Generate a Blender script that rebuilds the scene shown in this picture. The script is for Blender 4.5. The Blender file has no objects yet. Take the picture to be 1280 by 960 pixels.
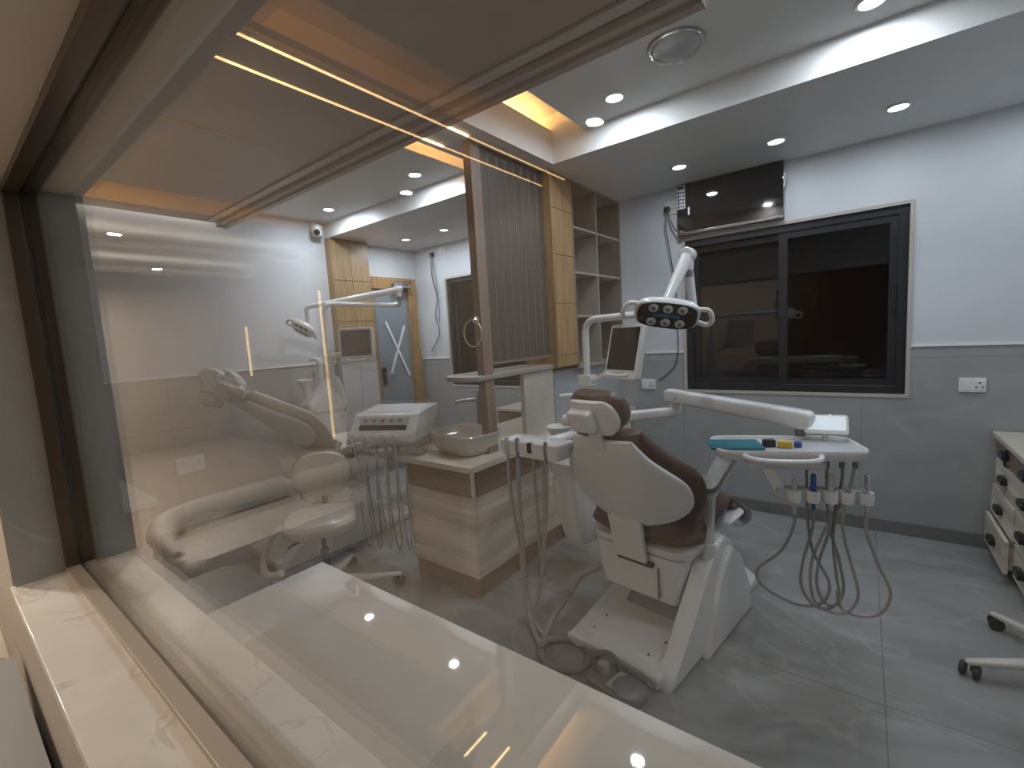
import bpy, bmesh, math, random
from mathutils import Vector, Matrix
random.seed(7)
C = bpy.context.scene.collection
PI = math.pi
def R(a): return math.radians(a)

# ---------------------------------------------------------------- materials
def nodes(name):
    m = bpy.data.materials.new(name); m.use_nodes = True
    nt = m.node_tree; b = nt.nodes.get('Principled BSDF')
    return m, nt, b
def plain(name, col, rough=.5, metal=0, coat=0, crough=.03, spec=None, noise=0, nscale=6, bump=0, bscale=40, emis=None, estr=0, trans=0):
    m, nt, b = nodes(name)
    b.inputs['Base Color'].default_value = (*col, 1); b.inputs['Roughness'].default_value = rough
    b.inputs['Metallic'].default_value = metal; b.inputs['Coat Weight'].default_value = coat
    b.inputs['Coat Roughness'].default_value = crough
    if spec is not None: b.inputs['Specular IOR Level'].default_value = spec
    if emis: b.inputs['Emission Color'].default_value = (*emis, 1); b.inputs['Emission Strength'].default_value = estr
    tc = nt.nodes.new('ShaderNodeTexCoord')
    if noise:
        n = nt.nodes.new('ShaderNodeTexNoise'); n.inputs['Scale'].default_value = nscale; n.inputs['Detail'].default_value = 5
        nt.links.new(tc.outputs['Object'], n.inputs['Vector'])
        r = nt.nodes.new('ShaderNodeValToRGB')
        r.color_ramp.elements[0].position = .3; r.color_ramp.elements[1].position = .7
        r.color_ramp.elements[0].color = (*[c*(1-noise) for c in col], 1); r.color_ramp.elements[1].color = (*[min(1, c*(1+noise)) for c in col], 1)
        nt.links.new(n.outputs['Fac'], r.inputs['Fac']); nt.links.new(r.outputs['Color'], b.inputs['Base Color'])
    if bump:
        n2 = nt.nodes.new('ShaderNodeTexNoise'); n2.inputs['Scale'].default_value = bscale; n2.inputs['Detail'].default_value = 3
        nt.links.new(tc.outputs['Object'], n2.inputs['Vector'])
        bp = nt.nodes.new('ShaderNodeBump'); bp.inputs['Strength'].default_value = bump; bp.inputs['Distance'].default_value = .01
        nt.links.new(n2.outputs['Fac'], bp.inputs['Height']); nt.links.new(bp.outputs['Normal'], b.inputs['Normal'])
    return m
def grain(name, c0, c1, scale=(1, 1, 1), nscale=5, rough=.45, pos=(.35, .68), dist=.6):
    m, nt, b = nodes(name); b.inputs['Roughness'].default_value = rough
    tc = nt.nodes.new('ShaderNodeTexCoord'); mp = nt.nodes.new('ShaderNodeMapping'); mp.inputs['Scale'].default_value = scale
    nt.links.new(tc.outputs['Object'], mp.inputs['Vector'])
    n = nt.nodes.new('ShaderNodeTexNoise'); n.inputs['Scale'].default_value = nscale; n.inputs['Detail'].default_value = 6; n.inputs['Distortion'].default_value = dist
    nt.links.new(mp.outputs['Vector'], n.inputs['Vector'])
    r = nt.nodes.new('ShaderNodeValToRGB'); r.color_ramp.elements[0].position = pos[0]; r.color_ramp.elements[1].position = pos[1]
    r.color_ramp.elements[0].color = (*c0, 1); r.color_ramp.elements[1].color = (*c1, 1)
    nt.links.new(n.outputs['Fac'], r.inputs['Fac']); nt.links.new(r.outputs['Color'], b.inputs['Base Color'])
    return m
def marble(name, c0, c1, vein, rough, tile=None, joint=(.2, .2, .2), vscale=1.3, vw=.02, off=(0, 0, 0), jw=.003, stretch=(1, 1, 1)):
    m, nt, b = nodes(name); b.inputs['Roughness'].default_value = rough
    L = nt.links.new; tc = nt.nodes.new('ShaderNodeTexCoord')
    mp = nt.nodes.new('ShaderNodeMapping'); mp.inputs['Location'].default_value = off; mp.inputs['Scale'].default_value = stretch
    L(tc.outputs['Object'], mp.inputs['Vector'])
    n = nt.nodes.new('ShaderNodeTexNoise'); n.inputs['Scale'].default_value = 2.2; n.inputs['Detail'].default_value = 7; n.inputs['Roughness'].default_value = .6; n.inputs['Distortion'].default_value = .8
    L(mp.outputs['Vector'], n.inputs['Vector'])
    r = nt.nodes.new('ShaderNodeValToRGB'); r.color_ramp.elements[0].position = .33; r.color_ramp.elements[1].position = .68
    r.color_ramp.elements[0].color = (*c0, 1); r.color_ramp.elements[1].color = (*c1, 1); L(n.outputs['Fac'], r.inputs['Fac'])
    n2 = nt.nodes.new('ShaderNodeTexNoise'); n2.inputs['Scale'].default_value = vscale; n2.inputs['Detail'].default_value = 8; n2.inputs['Distortion'].default_value = 1.2
    L(mp.outputs['Vector'], n2.inputs['Vector'])
    s = nt.nodes.new('ShaderNodeMath'); s.operation = 'SUBTRACT'; s.inputs[1].default_value = .5; L(n2.outputs['Fac'], s.inputs[0])
    a = nt.nodes.new('ShaderNodeMath'); a.operation = 'ABSOLUTE'; L(s.outputs[0], a.inputs[0])
    mr = nt.nodes.new('ShaderNodeMapRange'); mr.inputs[1].default_value = 0; mr.inputs[2].default_value = vw; mr.inputs[3].default_value = .55; mr.inputs[4].default_value = 0
    L(a.outputs[0], mr.inputs[0])
    mx = nt.nodes.new('ShaderNodeMix'); mx.data_type = 'RGBA'; L(mr.outputs[0], mx.inputs['Factor']); L(r.outputs['Color'], mx.inputs[6]); mx.inputs[7].default_value = (*vein, 1)
    out = mx.outputs[2]
    if tile:
        bk = nt.nodes.new('ShaderNodeTexBrick'); bk.offset = 0
        bk.inputs['Scale'].default_value = 1; bk.inputs['Brick Width'].default_value = tile[0]; bk.inputs['Row Height'].default_value = tile[1]
        bk.inputs['Mortar Size'].default_value = jw; bk.inputs['Mortar Smooth'].default_value = .1
        mp2 = nt.nodes.new('ShaderNodeMapping'); mp2.inputs['Location'].default_value = tile[2]; mp2.inputs['Rotation'].default_value = tile[3]
        L(tc.outputs['Object'], mp2.inputs['Vector']); L(mp2.outputs['Vector'], bk.inputs['Vector'])
        m2 = nt.nodes.new('ShaderNodeMix'); m2.data_type = 'RGBA'; L(bk.outputs['Fac'], m2.inputs['Factor']); L(out, m2.inputs[6]); m2.inputs[7].default_value = (*joint, 1)
        out = m2.outputs[2]
    L(out, b.inputs['Base Color'])
    return m
def emit(name, col, s):
    m = bpy.data.materials.new(name); m.use_nodes = True; nt = m.node_tree; nt.nodes.clear()
    e = nt.nodes.new('ShaderNodeEmission'); e.inputs['Color'].default_value = (*col, 1); e.inputs['Strength'].default_value = s
    o = nt.nodes.new('ShaderNodeOutputMaterial'); nt.links.new(e.outputs[0], o.inputs[0]); return m
def clear(name, ior=1.5, tint=(1, 1, 1), rough=0, bump=0, bscale=20, mul=1.0, haze=0, hazecol=(.8, .8, .8)):
    # thin clear sheet: mirror reflection by Fresnel, the rest passes straight through
    m = bpy.data.materials.new(name); m.use_nodes = True; nt = m.node_tree; nt.nodes.clear(); L = nt.links.new
    o = nt.nodes.new('ShaderNodeOutputMaterial'); t = nt.nodes.new('ShaderNodeBsdfTransparent'); t.inputs[0].default_value = (*tint, 1)
    g = nt.nodes.new('ShaderNodeBsdfGlossy'); g.inputs['Roughness'].default_value = rough
    fr = nt.nodes.new('ShaderNodeFresnel'); fr.inputs['IOR'].default_value = ior
    mx = nt.nodes.new('ShaderNodeMixShader'); fac = fr.outputs[0]
    # same reflectance seen from either side of the sheet
    geo = nt.nodes.new('ShaderNodeNewGeometry'); io = nt.nodes.new('ShaderNodeMapRange')
    io.inputs[3].default_value = ior; io.inputs[4].default_value = 1/ior
    L(geo.outputs['Backfacing'], io.inputs[0])
    L(io.outputs[0], fr.inputs['IOR'])
    fr2 = nt.nodes.new('ShaderNodeMath'); fr2.operation = 'MULTIPLY'; fr2.inputs[1].default_value = mul; L(fac, fr2.inputs[0]); fac = fr2.outputs[0]
    if bump:
        tc = nt.nodes.new('ShaderNodeTexCoord'); n2 = nt.nodes.new('ShaderNodeTexNoise'); n2.inputs['Scale'].default_value = bscale; n2.inputs['Detail'].default_value = 3
        L(tc.outputs['Object'], n2.inputs['Vector']); bp = nt.nodes.new('ShaderNodeBump'); bp.inputs['Strength'].default_value = bump; bp.inputs['Distance'].default_value = .02
        L(n2.outputs['Fac'], bp.inputs['Height']); L(bp.outputs['Normal'], g.inputs['Normal'])
    if haze:
        d = nt.nodes.new('ShaderNodeBsdfDiffuse'); d.inputs[0].default_value = (*hazecol, 1)
        hm = nt.nodes.new('ShaderNodeMixShader'); hm.inputs[0].default_value = haze; L(t.outputs[0], hm.inputs[1]); L(d.outputs[0], hm.inputs[2]); base = hm.outputs[0]
    else: base = t.outputs[0]
    L(fac, mx.inputs[0]); L(base, mx.inputs[1]); L(g.outputs[0], mx.inputs[2]); L(mx.outputs[0], o.inputs[0])
    return m

M = {}
M['paint'] = plain('white_wall_paint', (.64, .66, .685), .55, noise=.02, nscale=2)
M['ceil'] = plain('ceiling_paint', (.72, .725, .715), .42, noise=.02, nscale=2)
M['dado'] = marble('grey_wall_tile', (.325, .335, .335), (.375, .382, .38), (.41, .415, .41), .3, tile=(1.2, 1.2, (0, 0, .57), (R(90), 0, 0)), joint=(.22, .22, .22), vscale=.8, jw=.002)
M['dado_side'] = marble('grey_side_wall_tile', (.325, .335, .335), (.375, .382, .38), (.41, .415, .41), .3, tile=(1.2, 1.2, (0, .3, .2), (0, R(90), R(90))), joint=(.2, .2, .2), vscale=.8, jw=.002)
M['trimwhite'] = plain('white_trim', (.82, .82, .82), .35)
M['skirt'] = marble('grey_skirting_tile', (.16, .155, .15), (.20, .195, .185), (.22, .21, .20), .3)
M['floor'] = marble('grey_floor_tile', (.235, .242, .238), (.32, .328, .322), (.37, .377, .37), .13, tile=(1.2, 1.2, (-.09, -.9, 0), (0, 0, 0)), joint=(.17, .172, .172), vscale=1.1, vw=.014, jw=.0022, stretch=(.7, 1.6, 1))
M['soffit'] = plain('taupe_soffit_laminate', (.40, .335, .285), .42, noise=.08, nscale=3)
M['moulding'] = plain('grey_taupe_moulding', (.50, .455, .41), .38)
M['slat'] = plain('taupe_slat_laminate', (.072, .058, .048), .5, noise=.07, nscale=20)
M['slatlight'] = plain('grey_groove_strip', (.165, .148, .135), .4)
M['darkbrown'] = plain('dark_cutout', (.045, .034, .028), .6)
M['post'] = grain('brown_post_laminate', (.20, .14, .105), (.26, .19, .145), (18, 18, 1.2), 3)
M['wood'] = grain('honey_oak_laminate', (.25, .145, .06), (.42, .265, .115), (22, 22, 1.1), 2.6, .4)
M['woodl'] = grain('light_oak_laminate', (.28, .18, .085), (.41, .28, .145), (22, 22, 1.1), 2.6, .4)
M['ash'] = grain('pale_ash_laminate', (.50, .425, .35), (.88, .79, .68), (.45, .45, 6.5), 1.7, .4, (.34, .64), .5)
M['brown'] = grain('brown_oak_laminate', (.22, .15, .10), (.31, .22, .15), (2, 2, 22), 2.4, .42)
M['shelf'] = plain('taupe_shelf_laminate', (.185, .15, .125), .45, noise=.08, nscale=9)
M['shelfedge'] = plain('pale_taupe_edge_band', (.32, .285, .25), .45)
M['quartz'] = plain('cream_quartz', (.62, .56, .47), .22, noise=.03, nscale=40)
M['deskgloss'] = plain('cream_gloss_laminate', (.55, .515, .45), .02, coat=1.0, crough=.0, spec=.9)
M['creampanel'] = marble('cream_stone_panel', (.44, .41, .35), (.56, .52, .45), (.5, .45, .38), .35)
M['sill'] = marble('white_marble', (.66, .615, .55), (.78, .73, .66), (.46, .41, .34), .12, vscale=2.2, vw=.012)
M['jamb'] = marble('grey_marble', (.29, .30, .285), (.36, .36, .345), (.44, .43, .40), .18, vscale=1.5, vw=.012)
M['bronze'] = plain('bronze_aluminium', (.10, .075, .052), .3, metal=.6)
M['channel'] = plain('beige_aluminium_channel', (.42, .36, .29), .35, metal=.2)
M['alu'] = plain('anthracite_aluminium', (.018, .020, .024), .38)
M['night'] = plain('dark_outdoor_wall', (.008, .009, .010), .9)
M['mesh'] = plain('mosquito_mesh', (.020, .017, .016), .8)
M['glass'] = clear('window_pane_glass', 1.5)
M['paneback'] = clear('back_window_glass', 1.5, (.8, .8, .8))
M['doorglass'] = clear('frosted_door_glass', 1.5, (.72, .80, .86), .05, haze=.42, hazecol=(.42, .48, .53))
M['wrap'] = clear('plastic_wrap', 1.45, (.97, .97, .97), .08, bump=.9, bscale=26, mul=1.6, haze=.16, hazecol=(.75, .75, .75))
M['wraploose'] = clear('loose_plastic_film', 1.45, (.98, .98, .98), .06, bump=1, bscale=18, mul=1.6, haze=.10, hazecol=(.7, .7, .7))
M['white'] = plain('white_abs_plastic', (.78, .78, .77), .22, coat=.4)
M['whitemat'] = plain('satin_white_plastic', (.78, .775, .76), .38)
M['whitemetal'] = plain('white_enamel_tube', (.80, .80, .80), .2, coat=.6)
M['grey'] = plain('grey_plastic', (.20, .205, .21), .4)
M['palegrey'] = plain('pale_grey_plastic', (.48, .49, .50), .35)
M['hose'] = plain('grey_silicone_hose', (.36, .355, .34), .4)
M['hosedark'] = plain('dark_grey_hose', (.25, .255, .25), .42)
M['black'] = plain('black_plastic', (.016, .016, .018), .35)
M['rubber'] = plain('black_rubber', (.02, .02, .021), .6)
M['leather'] = plain('brown_leatherette', (.105, .064, .048), .4, bump=.12, bscale=260, noise=.06, nscale=6)
M['cream'] = plain('cream_leatherette', (.66, .60, .50), .35, bump=.1, bscale=260)
M['blackgloss'] = plain('black_gloss_panel', (.008, .008, .010), .05, coat=1)
M['screen'] = plain('monitor_screen', (.018, .016, .015), .12, coat=.6)
M['chrome'] = plain('chrome', (.75, .75, .76), .12, metal=1)
M['brushed'] = plain('brushed_steel', (.30, .29, .28), .32, metal=1)
M['ceramic'] = plain('taupe_ceramic', (.50, .465, .42), .12, coat=.8)
M['teal'] = grain('teal_pouch', (.012, .12, .17), (.02, .23, .30), (3, 30, 3), 2, .25)
M['yellow'] = plain('yellow_plastic', (.62, .40, .05), .4)
M['blue'] = plain('blue_plastic', (.03, .09, .32), .4)
M['film'] = plain('film_viewer_panel', (.80, .86, .92), .3, emis=(.8, .9, 1), estr=.55)
M['lensglass'] = plain('lamp_lens', (.55, .55, .56), .1, coat=1)
M['bluebar'] = plain('blue_indicator_bar', (.01, .03, .05), .3, emis=(.05, .3, .5), estr=.12)
M['sticker'] = plain('white_sticker', (.78, .80, .82), .5)
M['cable'] = plain('dark_cable', (.09, .09, .10), .5)
M['switch'] = plain('switch_plate', (.80, .80, .80), .3)
M['darkslot'] = plain('socket_slot', (.02, .02, .02), .5)
M['pinkdesk'] = grain('rosy_brown_laminate', (.42, .29, .21), (.52, .37, .28), (2, 2, 14), 2, .45)
M['lobwall'] = plain('lobby_wall_paint', (.50, .455, .40), .6)
M['lobceil'] = plain('lobby_ceiling_paint', (.60, .545, .475), .5)
M['lobfloor'] = plain('lobby_floor_tile', (.52, .455, .39), .4)
M['sofa'] = plain('white_sofa_vinyl', (.70, .67, .62), .4)
M['spot'] = emit('spotlight_lens', (.80, .92, 1.0), 26)
M['spotdim'] = emit('dim_spotlight_lens', (.84, .92, 1.0), 7)
M['warm'] = emit('warm_led_profile', (1.0, .60, .26), 16)
M['cove'] = emit('warm_cove_led', (1.0, .50, .15), 34)
M['cove2'] = emit('warm_cove_led_strong', (1.0, .50, .15), 120)
M['wallfill'] = emit('white_wall_fill_led', (1, .98, .95), 26)
M['cove3'] = emit('warm_cove_led_bright', (1.0, .47, .13), 620)
M['cove4'] = emit('warm_cove_led_left', (1.0, .50, .15), 260)
M['uplight'] = emit('added_uplight_led', (1, .97, .92), 42)
M['lobwalldim'] = plain('dimmed_lobby_wall', (.10, .075, .058), .45, noise=.1, nscale=4)  # darkness of the unlit lobby part put into the colour
M['warmv'] = emit('warm_wall_led', (1.0, .66, .26), 9)
LPW = 27
EXPO = -0.6

# ---------------------------------------------------------------- mesh helpers
def box(bm, x0, x1, y0, y1, z0, z1, bev=0, seg=2, mat=None):
    vs = [bm.verts.new(p) for p in ((x0, y0, z0), (x1, y0, z0), (x1, y1, z0), (x0, y1, z0), (x0, y0, z1), (x1, y0, z1), (x1, y1, z1), (x0, y1, z1))]
    fs = [bm.faces.new([vs[i] for i in q]) for q in ((0, 3, 2, 1), (4, 5, 6, 7), (0, 1, 5, 4), (1, 2, 6, 5), (2, 3, 7, 6), (3, 0, 4, 7))]
    geo = vs
    if bev:
        es = list({e for f in fs for e in f.edges})
        r = bmesh.ops.bevel(bm, geom=es, offset=bev, segments=seg, affect='EDGES', profile=.5, clamp_overlap=True)
        geo = list({v for f in r['faces'] for v in f.verts} | {v for v in vs if v.is_valid})
    if mat is not None: bmesh.ops.transform(bm, matrix=mat, verts=[v for v in geo if v.is_valid])
    return bm
def smooth_pts(pts, k=6):
    P = [Vector(p) for p in pts]
    if len(P) < 3 or k < 2: return P
    out = []
    for i in range(len(P)-1):
        p0 = P[i-1] if i else P[0]*2-P[1]; p1 = P[i]; p2 = P[i+1]; p3 = P[i+2] if i+2 < len(P) else P[-1]*2-P[-2]
        for j in range(k):
            t = j/k
            out.append(.5*((2*p1)+(-p0+p2)*t+(2*p0-5*p1+4*p2-p3)*t*t+(-p0+3*p1-3*p2+p3)*t*t*t))
    out.append(P[-1]); return out
def loft(bm, rings, caps=True, closed=False):
    rv = [[bm.verts.new(p) for p in r] for r in rings]; n = len(rv[0])
    for a, b in zip(rv, rv[1:]+([rv[0]] if closed else [])):
        for i in range(n):
            j = (i+1) % n
            bm.faces.new((a[i], a[j], b[j], b[i]))
    if caps and not closed:
        bm.faces.new(list(reversed(rv[0]))); bm.faces.new(rv[-1])
    return bm
def tube(bm, pts, r, n=10, k=6, closed=False):
    P = smooth_pts(list(pts)+([pts[0]] if closed else []), k)
    if closed: P = P[:-1]
    N = len(P); rr = r if isinstance(r, (list, tuple)) else [r, r]
    T = []
    for i in range(N):
        a = P[(i-1) % N] if (closed or i) else P[0]; b = P[(i+1) % N] if (closed or i < N-1) else P[-1]
        T.append((b-a).normalized())
    up = Vector((0, 0, 1)) if abs(T[0].z) < .9 else Vector((1, 0, 0))
    u = T[0].cross(up).normalized(); rings = []
    for i in range(N):
        u = (u-T[i]*u.dot(T[i])); u = u.normalized() if u.length > 1e-6 else T[i].orthogonal().normalized()
        v = T[i].cross(u); f = i/max(1, N-1)*(len(rr)-1); q = min(int(f), len(rr)-2); ra = rr[q]+(rr[q+1]-rr[q])*(f-q)
        rings.append([P[i]+(u*math.cos(2*PI*j/n)+v*math.sin(2*PI*j/n))*ra for j in range(n)])
    return loft(bm, rings, closed=closed)
def bend_pts(pts, r, n=6):
    # polyline with rounded corners
    P = [Vector(p) for p in pts]; out = [P[0]]
    for a, b, c in zip(P, P[1:], P[2:]):
        d1 = (a-b).normalized(); d2 = (c-b).normalized(); rr = min(r, (a-b).length*.49, (c-b).length*.49)
        s, e = b+d1*rr, b+d2*rr
        for i in range(n+1):
            t = i/n; out.append(s*(1-t)**2+b*2*t*(1-t)+e*t*t)
    out.append(P[-1]); return out
def lathe(bm, prof, n=28, mat=None):
    rings = []
    for r, z in prof: rings.append([Vector((r*math.cos(2*PI*j/n), r*math.sin(2*PI*j/n), z)) for j in range(n)])
    if mat is not None: rings = [[mat @ p for p in q] for q in rings]
    return loft(bm, rings)
def prism(bm, outline, h, mat=None, bev=0, seg=2):
    # outline in local xy, extruded from z=0 to h
    bot = [bm.verts.new((x, y, 0)) for x, y in outline]; top = [bm.verts.new((x, y, h)) for x, y in outline]; n = len(bot)
    fs = [bm.faces.new(list(reversed(bot))), bm.faces.new(top)]+[bm.faces.new((bot[i], bot[(i+1) % n], top[(i+1) % n], top[i])) for i in range(n)]
    geo = bot+top
    if bev:
        es = list(fs[0].edges)+list(fs[1].edges)
        r = bmesh.ops.bevel(bm, geom=es, offset=bev, segments=seg, affect='EDGES', profile=.5, clamp_overlap=True)
        geo = list({v for f in r['faces'] for v in f.verts} | {v for v in geo if v.is_valid})
    if mat is not None: bmesh.ops.transform(bm, matrix=mat, verts=[v for v in geo if v.is_valid])
    return bm
def rrect(w, h, r, n=5, cx=0, cy=0):
    o = []
    for sx, sy, a0 in ((1, 1, 0), (-1, 1, 90), (-1, -1, 180), (1, -1, 270)):
        for i in range(n+1):
            a = R(a0+90*i/n); o.append((cx+sx*(w/2-r)+r*math.cos(a), cy+sy*(h/2-r)+r*math.sin(a)))
    return o
def sring(c, a, b, ax, ay, e=2.6, n=24):
    # superellipse ring centred at c in the plane of unit vectors ax, ay
    o = []
    for j in range(n):
        t = 2*PI*j/n; ct, st = math.cos(t), math.sin(t)
        o.append(Vector(c)+Vector(ax)*(a*math.copysign(abs(ct)**(2/e), ct))+Vector(ay)*(b*math.copysign(abs(st)**(2/e), st)))
    return o
def MX(loc=(0, 0, 0), rx=0, ry=0, rz=0): return Matrix.Translation(loc) @ Matrix.Rotation(rz, 4, 'Z') @ Matrix.Rotation(ry, 4, 'Y') @ Matrix.Rotation(rx, 4, 'X')
def BM(): return bmesh.new()
def obj(name, bm, m, parent=None, loc=(0, 0, 0), rotz=0, sub=0, label=None, ang=38):
    bmesh.ops.remove_doubles(bm, verts=bm.verts, dist=1e-6)
    bmesh.ops.recalc_face_normals(bm, faces=bm.faces)
    me = bpy.data.meshes.new(name); bm.to_mesh(me); bm.free()
    me.materials.append(M[m] if isinstance(m, str) else m)
    me.shade_smooth(); me.set_sharp_from_angle(angle=R(ang))
    o = bpy.data.objects.new(name, me); C.objects.link(o)
    o.location = loc; o.rotation_euler = (0, 0, rotz)
    if len(me.polygons) < 500:
        wn = o.modifiers.new('wn', 'WEIGHTED_NORMAL'); wn.keep_sharp = True; wn.weight = 100
    if parent: o.parent = parent
    if label: o['label'] = label
    if sub:
        s = o.modifiers.new('s', 'SUBSURF'); s.levels = s.render_levels = sub
    return o
def thing(name, label, cat, loc=(0, 0, 0), rotz=0, group=None):
    o = bpy.data.objects.new(name, None); C.objects.link(o); o.empty_display_size = .05
    o.location = loc; o.rotation_euler = (0, 0, rotz); o['label'] = label; o['category'] = cat
    if group: o['group'] = group
    return o
def tag(o, label, cat, group=None):
    o['label'] = label; o['category'] = cat
    if group: o['group'] = group
    return o
def struct(name, bm, m, parent=None, label=None):
    o = obj(name, bm, m, parent)
    if not parent: o['kind'] = 'structure'
    if label: o['label'] = label
    return o
def frame4(bm, x0, x1, y0, y1, z0, z1, t, bev=0):
    for q in ((x0, x1, y0, y1, z0, z0+t), (x0, x1, y0, y1, z1-t, z1), (x0, x0+t, y0, y1, z0+t, z1-t), (x1-t, x1, y0, y1, z0+t, z1-t)): box(bm, *q, bev)
    return bm
def B1(*a, **k): return box(BM(), *a, **k)
def T1(*a, **k): return tube(BM(), *a, **k)
def copytree(r, loc, rotz, label, group=None):
    c = r.copy(); C.objects.link(c); c.location = loc; c.rotation_euler = (0, 0, rotz); c['label'] = label
    if group: c['group'] = group
    for ch in list(r.children):
        d = ch.copy(); C.objects.link(d); d.parent = c
        for g in list(ch.children):
            e = g.copy(); C.objects.link(e); e.parent = d
    return c
def lamp(name, kind, loc, power, col, size=.1, rot=(0, 0, 0), sy=None, spread=None):
    l = bpy.data.lights.new(name, kind); l.energy = power; l.color = col
    if kind == 'AREA':
        l.shape = 'RECTANGLE' if sy else 'DISK'; l.size = size
        if sy: l.size_y = sy
        if spread: l.spread = spread
    else: l.shadow_soft_size = size
    o = bpy.data.objects.new(name, l); C.objects.link(o); o.location = loc; o.rotation_euler = rot; return o
# ---------------------------------------------------------------- camera (solved from the picture's vanishing points)
cam = bpy.data.cameras.new('camera'); co = bpy.data.objects.new('camera', cam); C.objects.link(co)
cam.sensor_fit = 'HORIZONTAL'; cam.sensor_width = 36; cam.lens = 570.6/1280*36; cam.clip_start = .01; cam.clip_end = 60
_rx = Vector((.79328, .60580, -.06095)); _dn = Vector((.01615, -.12101, -.99252)); _fw = Vector((-.60864, .78636, -.10578))
co.matrix_world = Matrix(((_rx.x, -_dn.x, -_fw.x, 0), (_rx.y, -_dn.y, -_fw.y, 0), (_rx.z, -_dn.z, -_fw.z, 1.5), (0, 0, 0, 1)))
bpy.context.scene.camera = co

# ---------------------------------------------------------------- dimensions
XL, XR, YB = -4.45, 1.25, 3.92          # left wall, right wall, back wall
YI, YO, YG = .42, .115, .285            # inner and outer faces of the window wall, pane
ZC, ZT, ZN = 2.61, 2.76, 2.60           # back border, tray panel, near soffit
# ---------------------------------------------------------------- floor, walls
struct('floor', B1(XL-.1, XR+.1, YO, YB+.1, -.1, 0), 'floor')
def wall_with_holes(name, m, x0, x1, z0, z1, holes, y0, y1):
    bm = BM(); xs = sorted({x0, x1, *[h[0] for h in holes], *[h[1] for h in holes]}); zs = sorted({z0, z1, *[h[2] for h in holes], *[h[3] for h in holes]})
    xs = [x for x in xs if x0 <= x <= x1]; zs = [z for z in zs if z0 <= z <= z1]
    for a, b in zip(xs, xs[1:]):
        for c, d in zip(zs, zs[1:]):
            mx, mz = (a+b)/2, (c+d)/2
            if any(h[0] < mx < h[1] and h[2] < mz < h[3] for h in holes): continue
            box(bm, a, b, y0, y1, c, d)
    return struct(name, bm, m)
W1 = (-1.19, .245, .935, 2.195); W2 = (-3.945, -2.50, .93, 2.225)
wall_with_holes('wall_back', 'paint', XL-.1, XR+.1, 1.275, 3.0, (W1, W2), YB, YB+.14)
wall_with_holes('wall_back_tiling', 'dado', XL-.1, XR+.1, 0, 1.275, (W1, W2), YB-.006, YB+.14)
bm = BM()
for a, b in ((XL, W2[0]), (W2[1], -2.0), (-1.72, W1[0]), (W1[1], XR)): box(bm, a, b, YB-.014, YB+.01, 1.268, 1.280)
struct('trim_1', bm, 'trimwhite')
bm = BM(); box(bm, XL, XR, YB-.02, YB, 0, .088, .004); struct('baseboard_back', bm, 'skirt')
struct('wall_left', B1(XL-.14, XL, YO, YB, 1.33, 3.0), 'paint')
struct('wall_left_tiling', B1(XL-.14, XL+.006, YO, YB, 0, 1.33), 'dado_side')
struct('trim_2', B1(XL-.01, XL+.014, YI, 2.74, 1.326, 1.338), 'trimwhite')
struct('baseboard_left', B1(XL, XL+.02, YI, YB, 0, .088, .004), 'skirt')
struct('wall_right', B1(XR, XR+.12, YI, YB, 0, 3.0), 'paint')
# window wall: opening X -2.28..2.0, Z .75..2.10
OX0, OX1, OZ0, OZ1 = -2.28, 1.18, .72, 2.10
wall_with_holes('wall_front', 'paint', XL-.1, XR+.1, 0, 3.0, ((OX0-.02, OX1, OZ0, OZ1+.012),), YO+.012, YI)
# ---------------------------------------------------------------- ceiling
bm = BM()
box(bm, XL, XR, 2.72, YB+.02, ZC, 3.0)                          # lowered border along the back wall
struct('ceiling', bm, 'ceil')
bm = BM(); box(bm, -2.0, -1.65, 1.73, 2.72, ZC, 2.82); struct('ceiling_beam', bm, 'ceil')
bm = BM(); box(bm, XL, -2.40, 1.40, 2.719, ZT, 2.85); struct('ceiling_left_panel', bm, 'ceil')
bm = BM(); box(bm, -1.41, XR, 1.40, 2.719, ZT, 2.85); box(bm, -.42, XR, YI, 1.40, ZT, 2.85); struct('ceiling_right_panel', bm, 'ceil')
struct('ceiling_slab', B1(XL-.1, XR+.1, YI, YB+.1, 2.92, 3.02), 'ceil')
# cove lights lying on the beam, both sides
for nm, x, lb in (('cove_light', -1.978, 'warm cove light glowing over the left edge of the ceiling beam'), ('cove_light', -1.74, 'warm cove light glowing over the right edge of the ceiling beam')):
    t = thing(nm, lb, 'light', (x, 2.2, 2.82))
    obj('led_tape', B1(-.012, .012, -.45, .50, .008, .016), 'cove' if x > -1.8 else 'cove4', t); obj('tape_channel', B1(-.018, .018, -.46, .51, 0, .008), 'channel', t)
# near soffit in brown laminate, with its track
struct('ceiling_near_soffit', B1(XL+.075, -.42, YI, 1.75, ZN, 2.80), 'soffit')
t = thing('added_wall_fill', 'added white fill strip between the dark soffit and the left wall', 'light', (XL+.06, YI, ZN+.09))  # invented strip, added to brighten the wall top under the soffit
obj('led_tape', B1(.0, .008, .02, 1.30, 0, .012), 'wallfill', t); obj('tape_channel', B1(.008, .0148, .02, 1.30, -.006, .018), 'channel', t)
t = thing('ceiling_track', 'grey brown ceiling track running along the edge of the dark soffit', 'track', (0, 1.672, ZN))
obj('rail', B1(-4.28, -.44, -.005, .07, -.034, .0, .002), 'moulding', t)
obj('lip', B1(-4.28, -.44, .035, .078, -.052, -.028, .002), 'soffit', t)
obj('upper_strip', B1(-4.28, -.44, -.085, -.03, -.014, 0, .002), 'moulding', t)
obj('end_cap', B1(-4.31, -4.28, -.008, .08, -.053, 0, .003), 'soffit', t)
obj('end_cap', B1(-.44, -.435, -.008, .08, -.053, 0, .002), 'soffit', t)
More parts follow.
